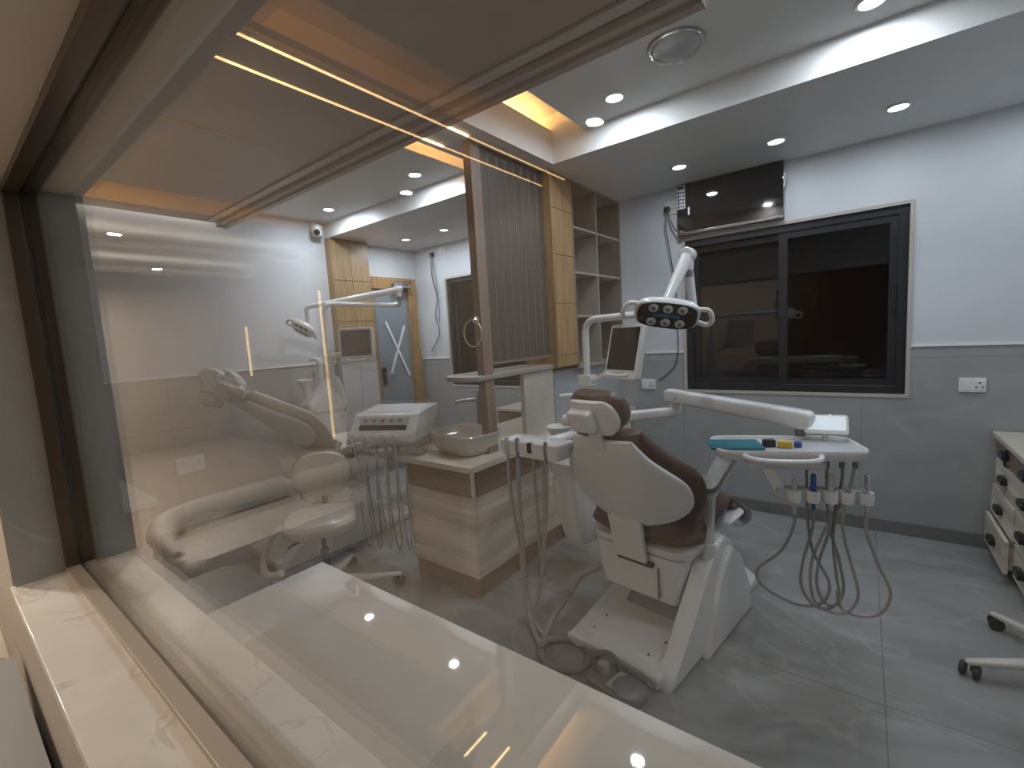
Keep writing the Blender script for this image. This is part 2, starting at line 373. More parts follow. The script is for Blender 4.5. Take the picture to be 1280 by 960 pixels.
# beam LED profiles
for x, lb in ((-1.945, 'left one of two warm light lines under the beam'), (-1.75, 'right one of two warm light lines under the beam')):
    t = thing('ceiling_line_light', lb, 'light', (x, 1.9, ZC), group='light lines under the beam')
    obj('diffuser', B1(-.005, .005, -.14, .10, -.005, 0), 'warm', t)
# spotlights
def spotlight(x, y, z, label, group, m='spot', r=.042, power=0, col=(.82, .91, 1), wide=False):
    t = thing('ceiling_spotlight', label, 'light', (x, y, z), group=group)
    obj('trim_ring', lathe(BM(), [(r, -.002), (r+.004, -.010), (r+.016, -.007), (r+.020, 0), (r, 0)], 24), 'white', t)
    obj('lens', lathe(BM(), [(.001, -.006), (r, -.004), (r, 0), (.001, 0)], 24), m, t)
    if power: lamp('spot_lamp', 'AREA', (x, y, z-.014), power, col, .075, spread=None)
    return t
PW, PT = 4.3, 8.6
G1, G2, G3 = 'spotlights in the back ceiling border', 'spotlights in the raised ceiling', 'spotlights in the left room ceiling border'
spotlight(-1.047, 3.426, ZC, 'round ceiling spotlight above the left end of the wall screen', G1, power=PW)
spotlight(-.453, 3.435, ZC, 'round ceiling spotlight above the right end of the wall screen', G1, power=PW)
spotlight(.132, 3.411, ZC, 'round ceiling spotlight at the far right above the big window', G1, power=PW)
spotlight(.80, 3.41, ZC, 'added unseen fill spotlight over the drawer unit corner', G1, power=PW)  # outside the frame, added for more light on the right
spotlight(-3.97, 3.40, ZC, 'round ceiling spotlight nearest the glass door, in front of the cables', G3, 'spotdim', power=PW*2)
spotlight(-3.40, 3.42, ZC, 'round ceiling spotlight next to the slatted screen, in the left room', G3, 'spotdim', power=PW*2)
spotlight(-1.10, 2.49, ZT, 'round ceiling spotlight in the raised ceiling beside the warm cove', G2, power=PT, wide=True)
spotlight(.006, 2.53, ZT, 'round ceiling spotlight in the raised ceiling at top right', G2, power=PT, wide=True)
spotlight(-.85, 1.88, ZT, 'added fill spotlight hidden behind the ceiling track over the brown chair', G2, power=PT*.8, wide=True)  # hidden by the track, added to light the near side
spotlight(.10, 1.50, ZT, 'added unseen fill spotlight overhead between the track end and the right wall', G2, power=PT*.5, wide=True)  # out of view overhead, added as fill for the right room
spotlight(.85, 1.6, ZT, 'added unseen fill spotlight in the raised ceiling near the window corner', G2, power=PT*.5, wide=True)  # unseen, added to lift the light near the window
spotlight(-2.72, 2.47, ZT, 'round ceiling spotlight in the left raised ceiling beside the slatted screen', G2, power=PT*1.3, wide=True)
spotlight(-3.93, 2.48, ZT, 'round ceiling spotlight beside the security camera', G2, power=PT*1.3, wide=True)
# round ceiling fitting
t = thing('ceiling_fitting', 'round clear wrapped fitting with a thin chrome ring on the raised ceiling', 'ceiling light', (-.692, 2.254, ZT))
obj('ring', tube(BM(), [(.115*math.cos(a), .115*math.sin(a), -.012) for a in [2*PI*i/24 for i in range(24)]], .006, 8, 2, True), 'chrome', t)
obj('dome', lathe(BM(), [(.001, -.045), (.04, -.043), (.075, -.035), (.098, -.018), (.105, 0)], 28), 'palegrey', t)
obj('plastic_cover', lathe(BM(), [(.001, -.06), (.05, -.057), (.09, -.046), (.118, -.02), (.125, 0)], 28), 'wrap', t)

# ---------------------------------------------------------------- interior window: sill, jamb, head, channel, pane
bm = BM(); box(bm, OX0-.02, OX1, .104, YI+.004, .722, .75, .003)
struct('window_1_sill', bm, 'sill')
bm = BM(); box(bm, OX0-.022, OX0, YO, YI+.004, .75, OZ1+.012)
struct('window_1_jamb', bm, 'jamb')
bm = BM(); box(bm, OX0-.02, OX1, YO, .402, OZ1, OZ1+.02)
struct('window_1_head', bm, M['lobceil'])
def channel(bm, pts, m=None): pass
bm = BM()
for y0, y1 in ((.240, .277), (.293, .330)): box(bm, OX0, OX1, y0, y1, .75, .768, .002)
struct('window_1_bottom_frame', bm, 'channel')
bm = BM()
for y0, y1 in ((.240, .277), (.293, .325)):
    box(bm, OX0, OX0+.026, y0, y1, .768, OZ1-.026, .002); box(bm, OX0, OX1, y0, y1, OZ1-.026, OZ1, .002)
struct('window_1_frame', bm, 'bronze')
struct('window_1', B1(OX0+.004, OX1, YG-.005, YG+.005, .7505, OZ1-.0005), 'glass')
# a grey tile strip of the lobby wall beside the jamb and under the sill
struct('wall_lobby_front', (lambda bm: (box(bm, -6.5, OX0-.022, YO-.004, YO+.011, 0, 3.0), box(bm, OX0-.022, OX1, YO-.004, YO+.011, 0, .722), box(bm, OX0-.022, OX1, YO-.004, YO+.011, OZ1+.012, 3.0), bm)[-1])(BM()), 'lobwall')

# ---------------------------------------------------------------- back windows
def sliding_window(n, W, label, mesh_left=True):
    x0, x1, z0, z1 = W; y = YB
    w = bpy.data.objects.new('window_%d' % n, None); C.objects.link(w); w['kind'] = 'structure'; w['label'] = label
    bm = BM(); s = .022
    frame4(bm, x0, x1, y-.012, y+.12, z0, z1, s)
    obj('stone_surround', bm, 'moulding', w)
    x0 += s; x1 -= s; z0 += s; z1 -= s; f = .05; bm = BM()
    frame4(bm, x0, x1, y+.01, y+.10, z0, z1, f)
    obj('outer_frame', bm, 'alu', w)
    xm = (x0+x1)/2
    for i, (a, b, yy) in enumerate(((x0+f-.01, xm+.03, y+.055), (xm-.03, x1-f+.01, y+.022))):
        bm = BM(); g = .055; c, d = z0+f-.008, z1-f+.008
        frame4(bm, a, b, yy, yy+.03, c, d, g)
        sh = obj('sash', bm, 'alu', w)
        obj('glass_pane', B1(a+g-.004, b-g+.004, yy+.012, yy+.018, c+g-.004, d-g+.004), 'paneback', sh)
        if i: obj('pull_handle', B1(b-.036, b-.018, yy-.012, yy, (z0+z1)/2-.07, (z0+z1)/2+.11, .004), 'black', sh)
    if mesh_left: obj('mesh_screen', B1(x0+f, xm, y+.095, y+.098, z0+f, z1-f), 'mesh', w)
    obj('bright_track', B1(xm, x1-f, y+.012, y+.02, z0+f-.002, z0+f+.006), 'brushed', w)
    return w
sliding_window(2, W1, 'wide dark sliding window right of the slatted screen')
sliding_window(3, W2, 'dark sliding window behind the slatted screen', False)
struct('wall_outside', B1(-5, 2, 4.9, 5.0, 0, 3), 'night')

# ---------------------------------------------------------------- left wall cabinet, door
t = thing('overhead_cabinet', 'tall light oak wall cabinet beside the glass door', 'cabinet', (XL, 2.72, 1.33))
obj('carcass', B1(.002, .085, 0, .45, 0, ZC-1.33), 'woodl', t)
for y in (0, .226):
    for z0, z1 in ((0, .42), (.424, .85), (.854, ZC-1.33)): obj('door', B1(.086, .10, y+.001, y+.223, z0+.001, z1-.001, .001), 'woodl', t)
t = thing('grey_cupboard', 'tall pale grey cupboard panel under the light oak wall cabinet', 'cupboard', (XL, 2.72, 0))
obj('carcass', B1(.022, .075, 0, .45, .002, 1.328), 'palegrey', t); obj('door', B1(.076, .09, .002, .222, .09, 1.325, .001), 'palegrey', t); obj('door', B1(.076, .09, .226, .448, .09, 1.325, .001), 'palegrey', t)
d = bpy.data.objects.new('door_1', None); C.objects.link(d); d['kind'] = 'structure'; d['label'] = 'frosted glass door in an oak frame with a white tape cross'
bm = BM(); box(bm, XL+.01, XL+.08, 3.175, 3.20, 0, 2.12); box(bm, XL+.01, XL+.09, 3.70, 3.83, 0, 2.12); box(bm, XL+.01, XL+.09, 3.175, 3.83, 2.12, 2.25)
obj('door_frame', bm, 'wood', d)
obj('door_backing', B1(XL+.007, XL+.012, 3.20, 3.70, 0.09, 2.12), 'paint', d)
obj('glass_leaf', B1(XL+.045, XL+.055, 3.20, 3.70, .01, 2.12), 'doorglass', d)
obj('leaf_stile', B1(XL+.04, XL+.06, 3.20, 3.235, .01, 2.12), 'grey', d)
bm = BM(); box(bm, -.003, .003, -.014, .014, -.36, .36, mat=MX((XL+.0625, 3.50, 1.42), rx=R(24))); 
obj('tape_strip', bm, 'sticker', d)
bm = BM(); box(bm, -.003, .003, -.014, .014, -.30, .30, mat=MX((XL+.0635, 3.50, 1.42), rx=R(-24)))
obj('tape_strip', bm, 'sticker', d)
obj('lock_plate', B1(XL+.056, XL+.075, 3.24, 3.30, 1.02, 1.22, .005), 'black', d)
obj('pull_handle', T1([(XL+.075, 3.27, 1.16), (XL+.12, 3.29, 1.14), (XL+.12, 3.40, 1.12)], .011, 8), 'chrome', d)
obj('door_closer', B1(XL+.10, XL+.15, 3.45, 3.70, 2.13, 2.185, .006), 'grey', d)
obj('closer_arm', T1([(XL+.13, 3.48, 2.20), (XL+.18, 3.62, 2.205), (XL+.09, 3.76, 2.21)], .008, 6, 1), 'brushed', d)
# ---------------------------------------------------------------- security camera
t = thing('security_camera', 'small white dome security camera high on the left wall', 'camera', (XL+.02, 2.60, 2.66))
obj('bracket', B1(-.018, .03, -.035, .035, .0, .09, .01), 'white', t)
obj('body', lathe(BM(), [(.02, 0), (.045, .005), (.05, .04), (.05, .10), (.03, .12), (.001, .12)], 20, MX((.07, 0, -.06))), 'white', t)
obj('lens', lathe(BM(), [(.001, -.006), (.026, -.002), (.03, .02), (.001, .02)], 18, MX((.105, -.025, -.02), ry=R(115), rz=R(-30))), 'black', t)

# ---------------------------------------------------------------- sockets
def socket(loc, rotz, w, h, label, kind=0):
    t = thing('wall_socket', label, 'socket', loc, rotz)
    obj('face_plate', B1(-w/2, w/2, -.012, 0, -h/2, h/2, .004), 'switch', t)
    n = 2 if w > .1 else 1
    for i in range(n):
        x = (-w/4 if i == 0 else w/4) if n == 2 else 0
        obj('switch_module', B1(x-w/n*.38, x+w/n*.38, -.016, -.010, -h*.34, h*.34, .002), 'whitemat', t)
    for dx, dz in ((w/4-.014, -.012), (w/4+.014, -.012), (w/4, .014)):
        obj('pin_hole', B1(dx-.004, dx+.004, -.0175, -.015, dz-.004, dz+.004), 'darkslot', t)
    return t
socket((.535, YB-.006, 1.026), 0, .122, .088, 'white wall socket on the grey tiles right of the big window')
socket((-1.499, YB-.006, .998), 0, .122, .088, 'white wall socket left of the big window behind the monitor')
socket((XL+.006, 1.29, .595), R(90), .205, .135, 'large white wall socket low on the left wall')
socket((-3.945, YB, 2.545), 0, .11, .075, 'small white wall socket above the far left window')
socket((-1.27, YB, 2.46), 0, .105, .105, 'white wall socket beside the wall screen with a black plug')
t = thing('power_plug', 'black plug in the wall socket beside the wall screen', 'plug', (-1.29, YB-.018, 2.445))
obj('plug_body', B1(-.022, .022, -.04, 0, -.02, .02, .006), 'black', t)
obj('cord', T1([(0, -.03, -.02), (-.01, -.03, -.15), (.03, -.025, -.45), (.06, -.02, -.75), (.02, -.015, -.9)], .005, 6), 'cable', t)
tag(obj('screen_cable', T1([(-1.285, YB-.05, 2.43), (-1.25, YB-.05, 2.32), (-1.20, YB-.06, 2.245), (-1.15, YB-.05, 2.235)], .006, 6), 'cable'), 'short dark cable running from the plug to the wall screen', 'cable')
tag(obj('wall_cable', T1([(-1.26, YB-.02, 1.60), (-1.235, YB-.02, 1.46), (-1.235, YB-.02, 1.27), (-1.27, YB-.02, 1.15), (-1.37, YB-.02, 1.055), (-1.40, YB-.02, 1.045)], .005, 6), 'cable'), 'dark cable looping down beside the big window to the socket', 'cable')
t = thing('hanging_cables', 'two thin black cables dangling on the wall left of the far window', 'cables', (-4.115, YB-.01, 2.51))
obj('outlet_box', B1(-.03, .03, -.015, .005, -.02, .03, .004), 'darkslot', t)
obj('cable', T1([(0, -.02, 0), (-.01, -.02, -.25), (.05, -.02, -.5), (.0, -.02, -.72), (.045, -.02, -.93), (-.12, -.02, -1.15)], .006, 6), 'cable', t)
obj('cable', T1([(.01, -.02, 0), (.04, -.02, -.2), (.06, -.02, -.42), (.075, -.02, -.6), (.06, -.02, -.8)], .004, 6), 'cable', t)

# ---------------------------------------------------------------- wall screen
t = thing('wall_screen', 'black glossy wall mounted television above the big window', 'television', (-.835, YB-.055, 2.225))
obj('panel', B1(-.372, .372, 0, .05, 0, .38, .004), 'blackgloss', t)
obj('bottom_bezel', B1(-.372, .372, -.006, .05, -.012, .010, .003), 'brushed', t)
obj('wall_mount', B1(-.15, .15, .05, .056, .08, .28), 'black', t)
st = obj('energy_label', B1(-.368, -.306, -.0012, 0, .195, .374), 'sticker', t, label='white energy rating sticker with black blocks')
bm = BM()
for z0, z1 in ((.345, .366),): box(bm, -.362, -.313, -.0018, -.001, z0, z1)
for i in range(5):
    z = .203+i*.027
    box(bm, -.362, -.349, -.0018, -.001, z, z+.020); box(bm, -.344, -.331-.005*(i % 2), -.0018, -.001, z+.006, z+.016); box(bm, -.325, -.313, -.0018, -.001, z, z+.014)
obj('print', bm, 'darkslot', st)
obj('small_label', B1(-.286, -.272, -.0012, 0, .14, .20), 'sticker', t)
obj('indicator_light', B1(.33, .345, -.008, -.005, -.006, .0), emit('red_standby', (1, .08, .06), .6), t)
obj('corner_film', T1([(.373, .01, .20), (.382, 0, .26), (.375, -.004, .29)], .006, 6), 'sticker', t)
# ---------------------------------------------------------------- partition: post, slats, oak cabinet, open shelves
XP = -1.78
t = thing('slatted_screen', 'tall taupe slatted screen panel standing behind the basin', 'screen', (XP, 2.03, .8))
obj('post', B1(-.045, .01, 0, .085, .0, ZC-.801, .003), 'post', t)
obj('backing', B1(-.030, -.008, .085, .76, .545, ZC-.801), 'slat', t)
for i in range(8):
    y = .092+i*.083
    obj('slat', B1(-.008, -.001, y, y+.0675, .545, ZC-.801, .001), 'slat', t)
    obj('groove_strip', B1(-.0079, .0006, y+.070, y+.079, .548, ZC-.82, .001), 'slatlight', t)
    if i: obj('vent_cutout', B1(-.0011, -.0003, y+.010, y+.058, ZC-.905, ZC-.845), 'darkbrown', t)
obj('bottom_rail', B1(-.03, .014, .085, .76, .530, .545), 'slatlight', t)
t = thing('towel_ring', 'brass towel ring hanging on the slatted screen post', 'towel ring', (XP-.02, 2.03, 1.60))
obj('rosette', lathe(BM(), [(.001, 0), (.022, 0), (.024, .008), (.012, .02), (.010, .035), (.001, .035)], 18, MX(rx=R(90))), 'chrome', t)
obj('ring', tube(BM(), [(-.01+.068*math.sin(a), -.035, -.075+.078*math.cos(a)) for a in [2*PI*i/28 for i in range(28)]], .0045, 8, 2, True), plain('brass', (.62, .46, .28), .25, metal=1), t)
t = thing('oak_cabinet', 'tall honey oak wall cabinet between the slatted screen and the open shelves', 'cabinet', (-1.72, 2.79, 1.25))
H = ZC-1.252
obj('carcass', B1(-.28, -.02, 0, .275, 0, H), 'wood', t)
obj('side_panel', B1(-.28, 0, -.014, 0, .0, H), 'wood', t)
zs = [0, .085, .455, .80, 1.115, H]
for a, b in zip(zs, zs[1:]): obj('door', B1(-.019, 0, .001, .274, a+.002, b-.002, .0015), 'wood', t)
t = thing('open_shelf_unit', 'taupe open shelf unit of eight cubbies against the back wall', 'shelf', (-1.72, 3.067, 1.22))
H = ZC-1.222; y1 = YB-3.067-.015
obj('back_panel', B1(-.30, -.285, 0, y1, 0, H), 'shelf', t)
for y in (0, y1-.016): obj('side_panel', B1(-.285, 0, y, y+.016, 0, H), 'shelf', t)
obj('divider', B1(-.284, -.002, .385, .401, .016, H-.016), 'shelfedge', t)
for z in (0, .387, .715, 1.045, H-.016):
    obj('shelf_board', B1(-.284, 0, .016, y1-.016, z, z+.016), 'shelfedge', t)
t = thing('round_nosed_shelf', 'grey taupe shelf board with a rounded end around the screen post', 'shelf', (-1.90, 1.90, 1.245))
o_ = [(-.16, .9), (-.16, .16)]+[(-.16+.16*(1-math.cos(a)), .16-.16*math.sin(a)) for a in [PI/2*i/6 for i in range(1, 7)]]+[(.04, 0)]+[(.04+.10*math.sin(a), .10*(1-math.cos(a))) for a in [PI/2*i/5 for i in range(1, 6)]]+[(.14, .9)]
obj('board', prism(BM(), o_, .03, bev=.006), 'shelfedge', t)
t = thing('stone_upstand', 'cream stone panel standing on the counter under the oak cabinet', 'panel', (-1.815, 2.43, .801))
obj('slab', B1(0, .035, 0, .362, 0, .443, .002), 'creampanel', t)
struct('wall_partition_low', B1(-1.93, -1.775, 2.795, YB-.01, .801, 1.219), plain('grey_blue_paint', (.33, .37, .40), .5))

# ---------------------------------------------------------------- vanity unit with basin
t = thing('vanity_cabinet', 'pale ash vanity cabinet with a brown drawer band under the basin', 'cabinet', (-2.28, 1.81, 0))
w, dpt = .56, .91
obj('plinth', B1(.012, w-.008, .012, dpt, 0, .118), 'brown', t)
obj('carcass', B1(.004, w-.016, .02, dpt, .12, .765), 'ash', t)
obj('front_panel', B1(.0, w-.02, .0, .018, .122, .598, .0015), 'ash', t)
f = obj('drawer', B1(.03, w-.02, -.002, .018, .602, .762, .0015), 'brown', t)
obj('finger_pull', B1(.026, .029, -.003, .012, .62, .75), 'black', f); 
obj('end_panel', B1(0, .028, .0, .018, .602, .762), 'brown', t)
obj('corner_strip', B1(w-.019, w, .0, .019, .12, .764, .001), 'ash', t)
obj('side_panel', B1(w-.015, w, .02, dpt, .122, .598, .001), 'ash', t)
obj('side_band', B1(w-.015, w+.001, .03, dpt, .602, .762, .001), 'brown', t)
obj('band_joint', B1(w-.014, w+.0005, .020, .029, .602, .762), 'black', t)
t = thing('base_cabinet', 'brown base cabinet along the partition behind the dental chair', 'cabinet', (-2.28, 2.73, 0))
obj('plinth', B1(.01, .60, 0, 1.15, 0, .1), 'brown', t); obj('carcass', B1(0, .60, 0, 1.15, .1, .765), 'brown', t)
for i in range(3): obj('door', B1(.601, .618, .004+i*.383, .379+i*.383, .105, .76, .001), 'ash', t)
tag(obj('worktop', prism(BM(), [(-2.33, 1.745), (-1.665, 1.745), (-1.665, 2.70), (-1.62, 2.75), (-1.62, 3.88), (-2.33, 3.88)], .034, MX((0, 0, .766)), .004), 'quartz'), 'cream quartz worktop carrying the basin', 'worktop')
# basin : rounded rectangle vessel
t = thing('basin', 'square rounded taupe vessel basin on the cream worktop', 'basin', (-1.965, 2.03, .80), R(-10))
bm = BM()
def rr_ring(w, d, r, z): return [Vector((x, y, z)) for x, y in rrect(w, d, r, 6)]
loft(bm, [rr_ring(.30, .22, .07, 0), rr_ring(.34, .26, .085, .008), rr_ring(.40, .315, .10, .06), rr_ring(.43, .345, .10, .118), rr_ring(.436, .35, .10, .126), rr_ring(.43, .344, .098, .130), rr_ring(.418, .332, .094, .127), rr_ring(.395, .31, .09, .09), rr_ring(.34, .26, .08, .035), rr_ring(.20, .14, .05, .022)])
obj('bowl', bm, 'ceramic', t, ang=60)
obj('drain', lathe(BM(), [(.001, .028), (.02, .028), (.022, .022), (.001, .02)], 16), 'chrome', t)
t = thing('tap', 'tall brushed steel basin tap behind the basin', 'tap', (-2.10, 2.33, .80))
obj('column', lathe(BM(), [(.026, 0), (.026, .012), (.02, .02), (.02, .30), (.014, .315), (.001, .316)], 18), 'brushed', t)
obj('spout', T1([(0, 0, .27), (-.06, -.035, .272), (-.13, -.075, .262), (-.145, -.083, .245)], [.014, .012], 10), 'brushed', t)
obj('lever', B1(-.065, .015, -.008, .008, .325, .336, .003, mat=MX(rz=R(20))), 'brushed', t)
obj('lever_stem', lathe(BM(), [(.008, .31), (.008, .33)], 10), 'brushed', t)
# crumpled film lying on worktop corner
bm = BM(); bmesh.ops.create_icosphere(bm, subdivisions=3, radius=.04)
for v in bm.verts: v.co = Vector((v.co.x*1.2, v.co.y*.8, max(0, v.co.z*.8)))*(1+.35*random.uniform(-1, 1))
tag(obj('crumpled_film', bm, 'wrap', loc=(-2.20, 1.83, .802)), 'crumpled scrap of clear film on the worktop corner by the basin', 'plastic film')
# cabinet against the back wall of the left room
t = thing('low_cabinet', 'low brown cabinet with a cream top under the far left window', 'cabinet', (-2.90, 3.46, 0))
obj('carcass', B1(.015, .55, .015, .43, 0, .76), 'brown', t); obj('top', B1(0, .56, 0, .43, .762, .79, .003), 'quartz', t)
for i in range(2): obj('drawer', B1(.03+i*.255, .28+i*.255, 0, .014, .1, .75, .001), 'brown', t)

# ---------------------------------------------------------------- drawer unit at right
t = thing('drawer_unit', 'pale ash drawer unit with a cream top at the right edge', 'drawer unit', (.650, 3.04, 0))
obj('carcass', B1(.02, .55, 0, YB-3.062, .06, .72), 'ash', t); obj('plinth', B1(.05, .55, 0, YB-3.062, 0, .06), 'brown', t)
obj('top', B1(-.02, .57, -.01, YB-3.062, .722, .75, .003), 'quartz', t)
def drawer(y0, y1, z0, z1, out, m, bar):
    f = obj('drawer', box(B1(-out, -out+.018, y0+.002, y1-.002, z0+.002, z1-.002, .0015), -out+.018, .02, y0+.02, y1-.02, z0+.02, z1-.05), m, t)
    yc, zc = (y0+y1)/2-(.0), (z0+z1)/2
    if bar:
        obj('frame_handle', tube(BM(), bend_pts([(-out, yc-.07, zc+.045), (-out-.02, yc-.07, zc+.045), (-out-.02, yc-.07, zc-.045), (-out, yc-.07, zc-.045)], .01), .005, 6, 1), 'black', f)
    obj('cup_handle', prism(BM(), [(-.05, -.016), (.05, -.016), (.05, .010), (.035, .022), (-.035, .022), (-.05, .010)], .028, MX((-out, yc, zc), rx=0) @ Matrix(((0, 0, -1, 0), (1, 0, 0, 0), (0, 1, 0, 0), (0, 0, 0, 1))), .004), 'black', f)
for c0, c1 in ((.36, .85), (.02, .355)):
    zz = (.60, .43, .25, .065)
    drawer(c0, c1, .60, .718, 0, 'brown', c0 > .2)
    for z0, z1, out in ((.435, .596, .0), (.255, .431, .012 if c0 > .2 else 0), (.065, .251, .035 if c0 > .2 else 0)): drawer(c0, c1, z0, z1, out, 'ash', False)

# ---------------------------------------------------------------- desks under the window
t = thing('gloss_desk', 'cream high gloss desk top just behind the glass reflecting the ceiling lights', 'desk', (-1.50, YI, 0))
obj('top', B1(0, 2.25, .002, .365, .722, .75, .003), 'deskgloss', t)
obj('side_panel', B1(.02, .045, .01, .34, 0, .721), 'ash', t); obj('side_panel', B1(2.2, 2.225, .01, .34, 0, .721), 'ash', t); obj('back_panel', B1(.045, 2.2, .01, .028, .3, .721), 'ash', t)
t = thing('side_desk', 'rosy brown side desk with a beige top at the left wall', 'desk', (-4.42, YI, 0))
obj('top', B1(0, 1.46, .002, .275, .722, .75, .003), 'quartz', t)
obj('end_panel', B1(1.41, 1.435, .01, .262, 0, .721), 'pinkdesk', t); obj('end_panel', B1(.02, .045, .01, .262, 0, .721), 'pinkdesk', t); obj('back_panel', B1(.045, 1.41, .01, .028, .1, .721), 'pinkdesk', t)
# ---------------------------------------------------------------- dental chairs (local frame: x right, y towards the feet)
def padloft(bm, B, u, n, L, prof, off, th, bendk=.35, t0=0, t1=1, N=16, e=2.6, nseg=26):
    # cushion along the line B + u*t*L (y,z plane), half widths from prof(t), half thickness th
    rings = []
    for i in range(N+1):
        t = t0+(t1-t0)*i/N; w = prof(t); k = min(1, 5*min(t-t0, t1-t)/(t1-t0)+.35); d = th*k**.5
        c = Vector(B)+Vector(u)*(t*L)+Vector(n)*off
        r = sring(c, w, d, (1, 0, 0), n, e, nseg)
        rings.append([p+Vector(n)*(bendk*(p.x-B[0])**2) for p in r])
    return loft(bm, rings)
def interp(tab):
    def f(t):
        if t <= tab[0][0]: return tab[0][1]
        for i, ((a, b), (c, d)) in enumerate(zip(tab, tab[1:])):
            if t <= c:
                h = c-a; s = (t-a)/h
                m0 = (d-tab[i-1][1])/(c-tab[i-1][0]) if i else (d-b)/h
                m1 = (tab[i+2][1]-b)/(tab[i+2][0]-a) if i+2 < len(tab) else (d-b)/h
                return (2*s**3-3*s*s+1)*b+(s**3-2*s*s+s)*h*m0+(-2*s**3+3*s*s)*d+(s**3-s*s)*h*m1
        return tab[-1][1]
    return f
def dental_chair(loc, rz, label, leather, lift, Bq, Tq, wrapped, legang):
    t = thing('dental_chair', label, 'dental chair', loc, rz)
    P = lambda n, bm, m, par=None, **k: obj(n, bm, m, par or t, **k)
    cx = .03
    # base plate with a sunken top and a raised rim
    bm = BM(); o_ = [(-.205, -.085), (.265, -.085), (.30, .0), (.30, 1.0), (.20, 1.08), (-.20, 1.08), (-.26, .95), (-.265, .38)]
    prism(bm, o_, .062, bev=.018, seg=3); P('base_plate', bm, 'white')
    bm = BM(); prism(bm, [(-.165, -.01), (.215, -.01), (.22, .05), (.22, .95), (-.20, .95), (-.215, .40)], .003, MX((0, 0, .0615)), .0015); P('base_recess', bm, 'whitemat')
    for x, y in ((-.12, .02), (.17, .02), (-.13, .14), (.19, .14)): P('bolt', lathe(BM(), [(.001, .069), (.006, .069), (.007, .064), (.001, .063)], 10, MX((x, y, 0))), 'grey')
    # side riser
    bm = BM(); o_ = [(-.06, .0), (-.045, .055), (.12, .18), (.36, .42), (.43, .475), (.50, .485), (.60, .42), (.70, .20), (.74, 0)]
    prism(bm, o_, .082, Matrix(((0, 0, 1, .238), (1, 0, 0, 0), (0, 1, 0, 0), (0, 0, 0, 1))), .022, 3); P('side_riser', bm, 'white')
    bm = BM(); o_ = [(.24, .0), (.30, .16), (.42, .38), (.52, .43), (.62, .36), (.74, .16), (.78, 0)]
    prism(bm, o_, .06, Matrix(((0, 0, 1, .29), (1, 0, 0, 0), (0, 1, 0, 0), (0, 0, 0, 1))), .02, 3); P('riser_cover', bm, 'white')
    # pedestal / lifting column
    top = .20+lift
    bm = BM(); loft(bm, [[Vector((x+cx, y, z)) for x, y in rrect(w, d, .04, 4, 0, yc)] for w, d, yc, z in ((.34, .62, .62, .06), (.31, .52, .60, .10), (.28, .40, .56, top*.6), (.27, .36, .54, top))])
    P('lifting_column', bm, 'white' if lift else 'grey')
    # under body
    z0 = .195+lift; bm = BM()
    loft(bm, [[Vector((x+cx-.02, y, z)) for x, y in rrect(w, d, .035, 4, 0, yc)] for w, d, yc, z in ((.37, .40, .44, z0), (.405, .47, .45, z0+.012), (.43, .52, .455, z0+.09), (.455, .58, .48, z0+.215), (.47, .62, .50, z0+.24))])
    ub = P('under_body', bm, 'white')
    P('panel_gap', B1(cx+.105, cx+.108, .176, .20, z0+.04, z0+.19), 'grey', ub)
    P('seat_shell', (lambda bm: loft(bm, [[Vector((x+cx-.02, y, z)) for x, y in rrect(w, d, .08, 5, 0, yc)] for w, d, yc, z in ((.44, .64, .54, .425+lift), (.52, .70, .54, .445+lift), (.55, .72, .545, .48+lift))]))(BM()), 'white')
    # seat and leg rest
    Bz = Vector((cx-.02, Bq[0], Bq[1]+lift)); Tz = Vector((cx-.02, Tq[0], Tq[1]+lift)); u = (Tz-Bz); L = u.length; u = u/L; n = Vector((0, u.z, -u.y))
    sw = interp([(0, .25), (.12, .275), (.6, .265), (.95, .22), (1, .19)])
    bm = BM(); padloft(bm, (cx-.02, .205, .525+lift), (0, 1, .04), (0, -.04, 1), .625, sw, 0, .062, .25); P('seat', bm, leather)
    ld = Vector((0, math.cos(legang), math.sin(legang))); ln = Vector((0, -ld.z, ld.y))
    bm = BM(); padloft(bm, (cx-.02, .80, .535+lift), ld, ln, .55, interp([(0, .24), (.5, .21), (.9, .17), (1, .12)]), 0, .055, .2); lr = P('leg_rest', bm, leather)
    bm = BM(); padloft(bm, (cx-.02, .80, .48+lift), ld, ln, .52, interp([(0, .20), (.8, .16), (1, .11)]), -.005, .02, .2); P('leg_rest_shell', bm, 'white', lr)
    if not wrapped:
        bm = BM(); padloft(bm, Vector((cx-.02, .80, .535+lift))+ld*.30, ld, ln, .28, interp([(0, .215), (.6, .19), (1, .14)]), .004, .066, .2); P('foot_cover', bm, plain('smoke_vinyl', (.13, .12, .115), .2), lr, label='grey smoky vinyl foot cover')
    # backrest cushion and rear shell
    cw = interp([(-.30, .19), (-.16, .262), (0, .29), (.2, .335), (.42, .345), (.56, .32), (.68, .272), (.84, .215), (1, .165)])
    bm = BM(); padloft(bm, Bz, u, n, L, cw, .045, .055, .75, -.30, 1.02, 22); bc = P('backrest', bm, leather)
    shw = interp([(.02, .12), (.07, .20), (.16, .275), (.27, .312), (.40, .32), (.52, .305), (.64, .262), (.80, .20), (.93, .165), (1.0, .15)])
    bm = BM(); padloft(bm, Bz, u, n, L, shw, -.012, .020, .75, .02, 1.0, 40, 3.2, 36); P('backrest_shell', bm, 'whitemat')
    # link strap
    a = Bz+u*(.09*L)-n*.026
    bm = BM(); rings = []
